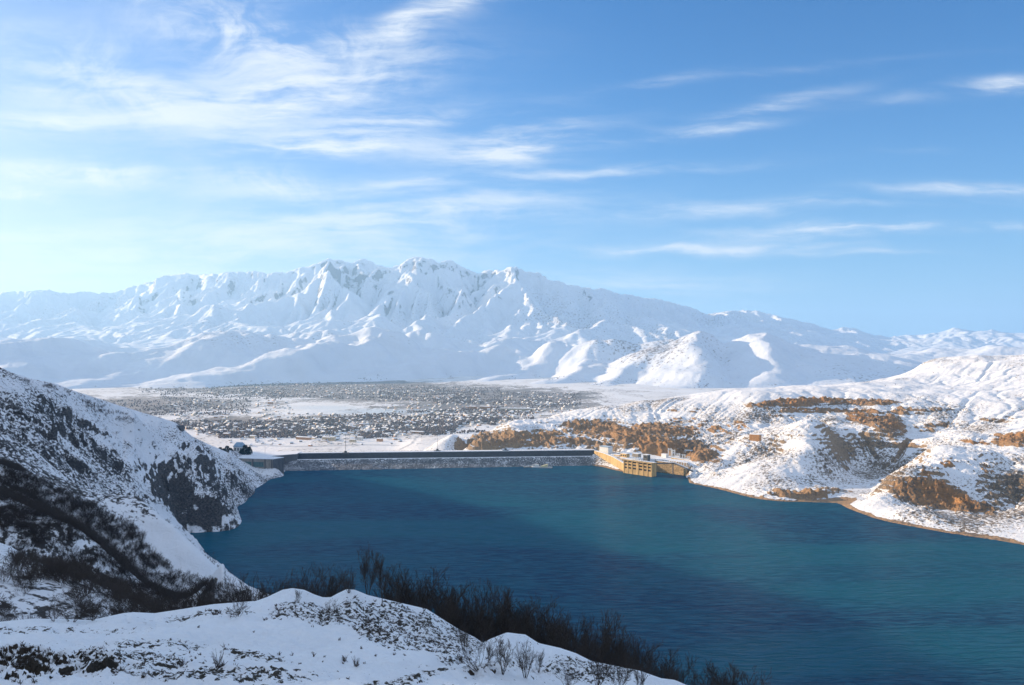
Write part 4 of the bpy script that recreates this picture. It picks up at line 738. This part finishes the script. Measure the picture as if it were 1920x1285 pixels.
for q,(kn,mn) in enumerate(WK):
    pp=rand_town(430,far_,20+q); x,D,z=town_pts(pp); r=np.random.RandomState(q)
    hv=[(-6,-4.5,-1),(6,-4.5,-1),(6,4.5,-1),(-6,4.5,-1),(-6,-4.5,4.2),(6,-4.5,4.2),(6,4.5,4.2),(-6,4.5,4.2),(-6,0,7.2),(6,0,7.2)]
    hf_=[(0,1,5,4),(1,2,6,5),(2,3,7,6),(3,0,4,7),(4,5,9,8),(6,7,8,9),(5,6,9,9),(7,4,8,8)]
    hf4=[f for f in hf_[:6]]
    s=r.uniform(.6,1.4,len(x)); scatter_mesh('distant_houses',hv,hf4,np.stack([x,D,z],-1),np.stack([s,s],-1),r.choice([.3,1.9,-.4],len(x)),[M[mn],M['snow']],[0,0,0,0,1,1],f'countless far houses with {kn} walls and snowy roofs')
wd=[(600,732,340,16,2,5),(900,746,190,14,2,3),(300,765,170,14,0,2),(760,787,240,14,-3,5),(470,802,150,12,0,3),(760,805,150,14,-3,4),(560,815,150,7,0,2),(420,740,120,10,0,1),(870,800,60,8,-10,1.5)]
pp=rand_town(26000,wd,9); x,D,z=town_pts(pp)
k=fbm(x,D,160,3,5)+.35*fbm(x,D,45,2,3)>-.08; x,D,z=x[k],D[k],z[k]; r=np.random.RandomState(1)
D2=r.uniform(5900,8900,16000); p2=r.uniform(300,1330,16000); x2=(p2-CX)/F*D2; z2=hM(x2,D2); k=(z2>-88)&(z2<-50+90*fbm(x2,D2,700,3,5)+60*r.rand(16000)**3)&(fbm(x2,D2,260,3,8)>-.12)
x,D,z=np.concatenate([x,x2[k]]),np.concatenate([D,D2[k]]),np.concatenate([z,z2[k]+3])
bv=[(math.cos(t)*.5,math.sin(t)*.5,.55+.1*math.sin(3*t)) for t in np.linspace(0,2*math.pi,6)[:-1]]+[(0,0,1),(0,0,-.1)]
bf=[(i,(i+1)%5,5) for i in range(5)]+[((i+1)%5,i,6) for i in range(5)]
s=r.uniform(4,10,len(x)); scatter_mesh('distant_woods',bv,bf,np.stack([x,D,z],-1),np.stack([s,s*r.uniform(.7,1.3,len(x))],-1),r.uniform(0,6,len(x)),[M['wood']],None,'bare orchards and tree belts between the far houses')
BL_=[(604,826,38,12,12,'wall_cream','tall cream apartment block, left one of the pair behind the dam mast'),(619,827,16,12,14,'wall_cream','narrow cream tower block just left of the tall dam mast'),(555,824,60,14,9,'wall_orange','long orange hall with a snow roof in front of the left town'),(655,829,22,12,9,'wall_cream','cream block right of the tall dam mast, close to the field'),(669,826,20,12,12,'wall_white','white block second to the right of the tall dam mast'),(706,828,20,12,10,'wall_orange','orange house block above the snow field edge'),(660,800,18,10,9,'wall_cream','cream house standing alone at the upper edge of the near town'),(673,799,16,10,9,'wall_orange','orange house beside the lone cream house at the town edge'),
 (418,818,26,12,10,'wall_orange','bright orange block far left, above the evergreens'),(468,822,24,12,9,'wall_cream','cream block above the gatehouse roof, right side'),(715,806,24,12,8,'wall_white','broad white roofed hall in the middle of the near town'),(768,813,60,14,8,'wall_orange','long orange shed beside the curved road'),
 (879,768,40,20,17,'wall_orange','orange gable of the leftmost far factory hall'),(899,768,60,20,17,'wall_orange','second orange factory hall in the distant row'),(938,770,170,22,12,'wall_cream','long pale yellow factory hall at the right of the distant row'),(502,758,30,14,13,'wall_orange','glowing orange building alone in the far wooded part of town')]
for px,py,w_,d_,h_,mn,lab in BL_:
    x,D,z=town_pts(np.array([[px,py]],float)); t=empty('town_building',(float(x[0]),float(D[0]),float(z[0])),rad(-25 if w_<100 else -8),lab,'building')
    m_=MB(); m_.box(0,w_,0,d_,-2,h_); m_.build('wall',M[mn],t); m_=MB(); m_.gable(0,w_,0,d_,h_+.03,h_+3.,.8); m_.build('roof',M['snow'],t)
    m_=MB(); n=max(3,int(w_/6))
    for i in range(n):
        for j in range(max(1,int(h_/4))): xx=w_*(i+.5)/n; m_.box(xx-.9,xx+.9,-.15,.1,1.2+j*4,2.9+j*4)
    m_.build('windows',M['glass'],t)
print('town',time.time()-T0)
# ---------------------------------------------------------------- bare trees and scrub
def seg_mesh(name,segs,mat_):
    s=np.array(segs,float); p=s[:,0:3]; q=s[:,3:6]; d=q-p; d/=np.linalg.norm(d,axis=1,keepdims=True)+1e-9
    a=np.cross(d,np.where(np.abs(d[:,2:3])<.9,[[0,0,1.]],[[1.,0,0]])); a/=np.linalg.norm(a,axis=1,keepdims=True)+1e-9; b=np.cross(d,a)
    vs=[]
    for base,r in((p,s[:,6:7]),(q,s[:,7:8])):
        for t in(0,2.094,4.189): vs.append(base+(a*math.cos(t)+b*math.sin(t))*r)
    V=np.stack(vs,1).reshape(-1,3); f=np.array([(0,1,4,3),(1,2,5,4),(2,0,3,5)]); Q=(f[None]+np.arange(len(s))[:,None,None]*6).reshape(-1,4)
    me=bpy.data.meshes.new(name); raw_mesh(me,V,Q); me.materials.append(mat_); return me
def grow(seed,h,stems,spread,up=.15,dense=1.0,levels=3,r0=.07,minr=.008):
    R=random.Random(seed); T=[];Wg=[]
    def br_(p,d,L_,r,lv):
        n=4 if lv<2 else 3; pts=[p]; ds=[]
        for k in range(n):
            d=(d+Vector((R.gauss(0,1),R.gauss(0,1),R.gauss(0,.6)))*.13+Vector((0,0,up*(1 if lv else .5)))).normalized(); ds.append(d); q=pts[-1]+d*L_/n
            ra=r*(1-.75*k/n); rb=r*(1-.75*(k+1)/n); (T if lv<=1 else Wg).append((*pts[-1],*q,max(ra,minr),max(rb,minr*.7))); pts.append(q)
        if lv>=levels: return
        nc={0:7,1:6,2:4}[lv]; nc=max(2,int(nc*dense*R.uniform(.8,1.2)))
        for c in range(nc):
            t=R.uniform(.28,1) if lv==0 else R.uniform(.15,1); i=min(n-1,int(t*n)); b=pts[i].lerp(pts[i+1],t*n-i)
            ax=ds[i].orthogonal().normalized(); ax.rotate(Matrix.Rotation(R.uniform(0,6.283),3,ds[i])) ; nd=(ds[i]*math.cos(rad(R.uniform(25,50)))+ax*math.sin(rad(R.uniform(25,50)))).normalized()
            br_(b,nd,L_*R.uniform(.38,.62)*(1.1-.45*t),max(minr,r*.5),lv+1)
    for s in range(stems):
        a=R.uniform(0,6.283); sp=spread*R.uniform(.3,1); d=Vector((math.cos(a)*sp,math.sin(a)*sp,1)).normalized()
        br_(Vector((math.cos(a)*.12*h*.1*stems**.5,math.sin(a)*.12*h*.1*stems**.5,-.3)),d,h*R.uniform(.7,1),r0*h/5*R.uniform(.7,1.1),0)
    return T,Wg
def tree_thing(seed,cat='bare tree',name='bare_tree',**kw):
    T,Wg=grow(seed,**kw); root=empty(name,(0,0,0),0,'',cat)
    for nm,sg,mm in(('trunk',T,'bark'),('crown',Wg,'twig')):
        o=bpy.data.objects.new(nm,seg_mesh(nm,sg,M[mm])); C.objects.link(o); o.parent=root
    zt=max(max(s[5] for s in T),max(s[5] for s in Wg)); root['ht']=zt; return root
KIND={'bush':[dict(h=5,stems=8,spread=.60,dense=1.0,minr=.0095),dict(h=5,stems=9,spread=.5,dense=1.0,minr=.0095),dict(h=5,stems=7,spread=.7,dense=1.0,minr=.0095),dict(h=5,stems=9,spread=.62,dense=1.0,minr=.0095)],
 'tall':[dict(h=7,stems=5,spread=.22,dense=1.2,up=.22,r0=.06,minr=.013),dict(h=7,stems=2,spread=.08,dense=1.7,up=.25,r0=.07,minr=.013)],
 'wide':[dict(h=4,stems=9,spread=1.6,dense=1.0,up=.06,r0=.055),dict(h=4,stems=8,spread=1.1,dense=1.0,up=.1,r0=.05)]}
PRO={k:[tree_thing(hash((k=='bush',i))%1000+i*7+len(k),**d) for i,d in enumerate(v)] for k,v in KIND.items()}
usedp=set()
ORD='first second third fourth fifth sixth seventh eighth ninth tenth eleventh twelfth thirteenth fourteenth fifteenth sixteenth seventeenth eighteenth nineteenth twentieth twenty-first twenty-second twenty-third twenty-fourth twenty-fifth twenty-sixth twenty-seventh twenty-eighth twenty-ninth thirtieth thirty-first thirty-second thirty-third thirty-fourth thirty-fifth thirty-sixth thirty-seventh thirty-eighth thirty-ninth fortieth forty-first forty-second forty-third forty-fourth forty-fifth forty-sixth forty-seventh forty-eighth forty-ninth fiftieth fifty-first fifty-second fifty-third fifty-fourth fifty-fifth fifty-sixth fifty-seventh fifty-eighth fifty-ninth sixtieth'.split()
def hFm(x,y): return float(nearZ(np.array([x]),np.array([y]))[0])
def put_tree(kind,var,px,topy,D,label,group,wid=1.0,basey=None):
    if basey is not None:
        q=place(nearZ,[px],[basey],30,110)[0]
        D=76. if np.isnan(q[0]) else q[1]
    x=(px-CX)/F*D; z=hFm(x,D); zt=H-(topy-HY)/F*D; src=PRO[kind][var%len(PRO[kind])]; h=max(1.2,zt-z); s=h/src['ht']; key=(kind,var%len(PRO[kind])); rz=(px*.37)%6.28
    if key not in usedp:
        usedp.add(key); src.location=(x,D,z); src.rotation_euler=(0,0,rz); src.scale=(s*wid,s*wid,s); src['label']=label; src['group']=group; return src
    return copy_thing(src,(x,D,z),rz,(s*wid,s),label,group)
ROW=[(470,1098,92),(495,1076,96),(512,1090,90),(532,1085,95),(550,1078,92),(566,1068,96),(582,1076,90),(600,1066,97),(618,1070,92),(634,1062,90),(738,1070,94),(752,1080,90),(765,1073,96),(780,1070,92),(797,1078,94),(818,1102,88),(833,1096,94),(848,1100,90),(862,1094,95),(876,1092,92),(892,1100,96),(905,1112,90),(920,1122,94),(935,1118,88),(952,1112,95),(968,1120,90),(984,1116,94),(1000,1120,90),(1018,1130,95),(1034,1150,88),(1052,1142,92),(1068,1140,88),(1084,1156,92),(1102,1160,86),(1118,1164,92),(1134,1160,88),(1150,1172,92),(1166,1180,86),(1182,1205,88),(1200,1212,84),(1218,1206,88),(1236,1214,84),(1254,1224,86),(1272,1228,82),(1318,1262,80),(1338,1250,84),(1360,1242,82),(1382,1248,84),(1402,1256,80)]
for i,(px,ty,D) in enumerate(ROW):
    put_tree('bush',i,px+R.uniform(-5,5),ty+R.uniform(-20,8),D,f'dark bare tree, {ORD[i]} from the left in the row behind the snowy knoll','bare trees growing behind the snowy knoll',R.uniform(.75,1.0))
ROW2=[(505,1105,84),(560,1098,86),(590,1096,84),(612,1092,86),(645,1085,85),(745,1100,84),(775,1098,86),(805,1110,84),(840,1125,84),(870,1130,86),(900,1140,84),(930,1150,86),(965,1150,84),(995,1152,86),(1030,1170,83),(1060,1172,82),(1095,1188,80),(1130,1195,80),(1160,1205,80),(1190,1228,78),(1225,1235,76),(1260,1245,76)]
for i,(px,ty,D) in enumerate(ROW2):
    put_tree('bush',i+1,px+R.uniform(-6,6),ty+R.uniform(-14,14),D,f'lower bare thicket bush, {ORD[i]} from the left along the knoll crest','low bare bushes along the crest of the knoll',R.uniform(.65,1.0))
put_tree('tall',0,690,1013,0,'tallest bare tree with several upright stems on the knoll crest','tall bare trees on the knoll',.75,1116)
put_tree('tall',1,716,1034,0,'slim single stemmed bare tree just right of the tallest tree','tall bare trees on the knoll',.7,1138)
put_tree('bush',3,655,1062,0,'bushy bare tree on the knoll left of the tallest tree','tall bare trees on the knoll',.8,1112)
FR=[('wide',0,896,1192,1256,1.0,'spreading bare tree standing on snow at the foot of the knoll'),('bush',0,868,1166,1218,.8,'upright bare bush left above the spreading tree'),('tall',0,943,1186,1266,1.0,'thin pale bare tree right of the spreading tree'),('tall',1,918,1204,1255,.7,'leaning thin bare sapling beside the spreading tree'),('bush',1,985,1200,1272,.8,'bare tree in front of the second snow hump'),('bush',2,1010,1215,1262,.7,'small bare bush between two snow humps'),('wide',1,1065,1246,1290,.9,'low bare bush on the near bank below the third snow hump'),('bush',3,1120,1212,1288,.9,'dark bare bush lowest in front of the thicket'),('bush',0,1160,1228,1296,.9,'dark bare bush cut by the lower picture edge'),('tall',0,1200,1240,1300,.9,'thin bare tree at the lower edge beside the last snow hump'),
 ('wide',1,445,1122,1158,1.1,'low dark bush spreading flat on the snow left of the knoll'),('wide',1,135,1108,1166,1.0,'pale bare shrub with fanned stems at the left edge of the snowy plateau'),('bush',1,175,1118,1164,.9,'bare shrub just right of the fanned pale shrub'),('bush',2,100,1130,1166,.8,'faint small shrub left of the fanned pale shrub'),
 ('wide',0,620,1120,1158,.7,'dark low bush on the knoll slope under the bushy tree'),('bush',2,560,1112,1130,.8,'small dark shrub on the left shoulder of the knoll')]
for k,v,px,ty,by,w_,lab in FR: put_tree(k,v,px,ty,0,lab,None,w_,by)
SH=[(270,1105,90),(300,1098,95),(330,1090,100),(360,1085,100),(392,1092,98),(420,1095,96),(445,1100,94),(240,1120,88),(210,1128,86),(345,1105,84),(300,1118,82),(400,1110,82),(15,1130,90),(50,1140,84)]
for i,(px,ty,D) in enumerate(SH): 
    x=(px-CX)/F*D*1.0; put_tree('bush',i,px,ty,D,f'bare bush, {ORD[i]} of those behind the left snow edge','bare bushes behind the left snow edge',1.1)
# scrub on the left slope
def inpoly(px,py,poly):
    c=np.zeros(px.shape,bool); n=len(poly)
    for i in range(n):
        x1,y1=poly[i]; x2,y2=poly[(i+1)%n]; k=((y1>py)!=(y2>py)); t=(x2-x1)*(py-y1)/((y2-y1) if y2!=y1 else 1e-9)+x1; c^=k&(px<t)
    return c
POL=[(-260,760),(-60,838),(0,866),(100,914),(200,960),(250,990),(290,1040),(330,1075),(400,1098),(470,1120),(480,1160),(250,1165),(130,1170),(-260,1200)]
HOLES=[[(20,1030),(60,1036),(105,1058),(90,1066),(30,1052)],[(-20,1000),(30,1010),(35,1050),(0,1075),(-20,1060)],[(50,1105),(130,1100),(120,1170),(30,1170)],[(90,1090),(110,1092),(108,1105),(60,1110)]]
r=np.random.RandomState(4); n=110000; Y_=90+ (640-90)*np.sqrt(r.rand(n)); P_=r.uniform(-250,480,n); X_=(P_-CX)/F*Y_; Z_=hL(X_,Y_); px,py=W2P(X_,Y_,Z_)
dens=np.clip(.68+1.1*fbm(X_,Y_,34,3,6)+1.5*ell(px,py,[(160,995,270,85,24,1)]),.04,.85)*np.clip(1.5*fbm(X_,Y_,9,2,3)+.8,.1,1)
k=inpoly(px,py,POL)&(Z_>2)&(r.rand(n)<dens*np.minimum(1,Y_/300))
for h_ in HOLES: k&=~inpoly(px,py,h_)
X_,Y_,Z_,px,py=[a[k][:10000] for a in(X_,Y_,Z_,px,py)]
print('scrub',len(X_),Y_.min(),Y_.max())
sv=[]
for q in range(5):
    T,Wg=grow(300+q,h=3.2,stems=8,spread=.75,dense=.62,levels=2,up=.12,r0=.05,minr=.022); sv.append(seg_mesh('scrub_bush',T+Wg,M['scrub']))
vis=(px>-5)&(px<490)&(py>850)
score=np.where(vis,1/Y_,0); top=np.argsort(-score)[:230]; istop=np.zeros(len(X_),bool); istop[top]=True
for i in top:
    o=bpy.data.objects.new('scrub_bush',sv[R.randrange(5)]); C.objects.link(o); s=R.uniform(.7,1.35)*(.55 if Y_[i]<150 else 1); o.location=(X_[i],Y_[i],Z_[i]-.1); o.scale=(s*1.15,s*1.15,s); o.rotation_euler=(0,0,R.uniform(0,6.28))
    tag(o,'leafless brown bush in the dense scrub of the shaded left slope','bush','leafless bushes of the dense scrub on the left slope')
rest=np.nonzero(~istop)[0]; VV=[];FF=[];off=0
for q in range(5):
    me=sv[q]; nv=len(me.vertices); v=np.empty(nv*3,np.float32); me.vertices.foreach_get('co',v); v=v.reshape(-1,3); f=np.empty(len(me.loops),np.int32); me.loops.foreach_get('vertex_index',f); f=f.reshape(-1,4)
    ii=rest[q::5]; s=r.uniform(.7,1.35,len(ii)); a=r.uniform(0,6.28,len(ii)); c,sn=np.cos(a)[:,None],np.sin(a)[:,None]
    vx=v[None,:,0]*s[:,None]*1.15; vy=v[None,:,1]*s[:,None]*1.15; V=np.stack([vx*c-vy*sn+X_[ii][:,None],vx*sn+vy*c+Y_[ii][:,None],v[None,:,2]*s[:,None]+Z_[ii][:,None]-.1],-1).reshape(-1,3)
    VV.append(V); FF.append((f[None]+np.arange(len(ii))[:,None,None]*nv).reshape(-1,4)+off); off+=len(V)
me=bpy.data.meshes.new('scrub'); raw_mesh(me,np.concatenate(VV),np.concatenate(FF)); me.materials.append(M['scrub']); o=bpy.data.objects.new('scrub',me); C.objects.link(o); tag(o,'dense brown scrub covering the shaded left slope',kind='stuff')
# separate dark bushes on the two hillsides
def bushes(hf,lst,d0,d1,label,group,sz,name='hill_bush'):
    q=place(hf,[a for a,b in lst],[b for a,b in lst],d0,d1)
    for c in q:
        if np.isnan(c[0]): continue
        o=bpy.data.objects.new(name,sv[R.randrange(5)]); C.objects.link(o); s=sz*R.uniform(.6,1.4); o.location=(float(c[0]),float(c[1]),float(c[2])-.3); o.scale=(s*1.2,s*1.2,s*.9); o.rotation_euler=(0,0,R.uniform(0,6.28)); tag(o,label,'bush',group)
rr=np.random.RandomState(8)
L1=[(182+rr.uniform(-22,60),770+rr.uniform(-14,14)) for _ in range(26)]+[(230+rr.uniform(-20,26),786+rr.uniform(-8,10)) for _ in range(14)]
L1=[(a,760+(a-160)*.33+rr.uniform(-8,8)) for a,_ in L1]+[(40+rr.uniform(0,100),0) for _ in range(14)]; L1=[(a,b if b else 703+a*.24+rr.uniform(0,5)) for a,b in L1]
bushes(hL,L1,600,1500,'dark leafless bush in the band along the upper edge of the left hillside','dark bushes along the upper left hillside edge',1.5)
L2=[(181,794),(196,808),(205,830),(212,836),(150,830),(142,840),(233,850),(238,843),(245,812),(250,790),(270,800),(300,785),(285,792),(218,815),(170,842),(165,855),(100,905),(60,800),(75,812),(120,770),(95,760),(30,770),(20,800),(110,830),(130,850),(176,870),(200,905),(230,880),(325,1030),(312,1032),(385,1062),(400,1070),(395,1078),(410,1082),(425,1088),(370,1070),(440,1096),(350,1048),(425,890),(430,905),(470,905),(455,925),(380,850),(400,870),(360,830)]
bushes(hL,L2,450,1600,'single dark bush dotted on the open snow of the left hillside','single bushes dotted on the left hillside snow',1.25)
L3=[(1406,741),(1406,745),(1345,752),(1378,748),(1460,742),(1690,730),(1680,722),(1745,684),(1760,690),(1750,700),(1816,705),(1852,680),(1860,678),(1785,730),(1862,728),(1870,735),(1875,752),(1905,710),(1912,714),(1908,706),(1780,745),(1820,740),(1840,760),(1770,690),(1700,712),(1660,725),(1540,770),(1460,792),(1480,805),(1420,788),(1395,795),(1650,850),(1655,852),(1685,880),(1678,882),(1640,910),(1520,880),(1500,900),(1440,880),(1410,890),(1405,870),(1370,865),(1350,895),(1560,905),(1475,880),(1290,770),(1320,765),(1700,760),(1720,765),(1800,765)]
bushes(hRc,L3,1200,3000,'small dark bush on the sunlit snow of the right hillside','small dark bushes on the sunlit right hillside',1.15)
L4=[(1300+rr.uniform(0,620),760+rr.uniform(0,190)) for _ in range(150)]
bushes(hRc,L4,1100,2400,'tiny brown tuft bush on the rocky snow of the right hillside','tiny tuft bushes on the rocky right hillside',.6)
# dry tufts and low plants poking through the foreground snow
tv=[];TT=[]
rt=np.random.RandomState(12); nt_=40000; Dm=28+rt.rand(nt_)*60; Pm=rt.uniform(-60,1400,nt_); Xm=(Pm-CX)/F*Dm; Zm=hF(Xm,Dm); px,py=W2P(Xm,Dm,Zm)
spot=ell(px,py,[(550,1140,45,14,-15,1.1),(610,1150,60,18,15,1.0),(700,1175,70,28,30,.9),(790,1190,60,30,25,.8),(750,1150,90,16,15,.6),(60,1252,100,22,0,1.3),(180,1250,45,20,0,1.2),(0,1262,120,18,0,1.),(930,1262,60,12,0,.6),(270,1262,160,16,0,.35),(400,1150,70,8,0,.5),(500,1240,200,30,0,.10),(620,1215,300,60,0,.05),(830,1210,50,30,20,.8)])
spot*=np.clip(.5+2.2*fbm(Xm,Dm,2.6,3,8),0,1.3)
k=rt.rand(nt_)<spot*.6*(Dm/80); Xm,Dm,Zm=Xm[k],Dm[k],Zm[k]; print('tufts',len(Xm))
Zm=nearZ(Xm,Dm); segs=[]
for x,y,z in zip(Xm,Dm,Zm):
    hh=R.uniform(.08,.28)
    for _ in range(R.randint(5,9)):
        a=R.uniform(0,6.28); l=R.uniform(.5,1)*hh; sp_=R.uniform(.2,1.2); segs.append((x+R.gauss(0,.05),y+R.gauss(0,.05),z-.03,x+math.cos(a)*l*sp_,y+math.sin(a)*l*sp_,z+l,.022,.008))
me=seg_mesh('dry_tufts',segs,M['scrub']); o=bpy.data.objects.new('dry_tufts',me); C.objects.link(o); tag(o,'dry dark weeds and tufts poking through the foreground snow',kind='stuff')
for i,(px,py,h_,lab) in enumerate([(408,1252,.9,'tall dry grass tuft standing alone on the middle foreground snow'),(340,1250,.45,'round frosted tuft left of the tall dry grass'),(645,1240,.4,'small weed tuft below the knoll slope'),(668,1250,.6,'thin upright weed stalks right of the small weed tuft')]):
    q=place(nearZ,[px],[py],25,90)[0]; sg=[]
    if np.isnan(q[0]): continue
    for _ in range(26): a=R.uniform(0,6.28); l=R.uniform(.5,1)*h_; sg.append((R.gauss(0,.07),R.gauss(0,.07),-.1,math.cos(a)*l*.4+R.gauss(0,.05),math.sin(a)*l*.4,l,.012,.006))
    o=bpy.data.objects.new('grass_tuft',seg_mesh('grass_tuft',sg,M['scrub'])); C.objects.link(o); o.location=(q[0],q[1],float(nearZ(np.array([q[0]]),np.array([q[1]]))[0])); tag(o,lab,'grass tuft')
print('plants',time.time()-T0)
HAZE=4.1e-5
# ---------------------------------------------------------------- haze
me=bpy.data.meshes.new('haze'); x0,x1,y0,y1,z0,z1=-40000,40000,-3000,45000,-141,2250
v=[(x,y,z) for x in(x0,x1) for y in(y0,y1) for z in(z0,z1)]
me.from_pydata(v,[],[(0,1,3,2),(4,6,7,5),(0,4,5,1),(2,3,7,6),(0,2,6,4),(1,5,7,3)])
hm=bpy.data.materials.new('haze'); hm.use_nodes=True; hm.node_tree.nodes.clear(); b=NB(hm.node_tree)
oo=b.node('ShaderNodeOutputMaterial'); pv=b.node('ShaderNodeVolumePrincipled'); pv.inputs['Color'].default_value=(.38,.67,1,1); pv.inputs['Density'].default_value=HAZE; pv.inputs['Anisotropy'].default_value=.3
b.l.new(pv.outputs[0],oo.inputs['Volume']); me.materials.append(hm); o=bpy.data.objects.new('haze',me); C.objects.link(o); tag(o,kind='stuff',label='thin blue winter haze in the air')
print('done',time.time()-T0)
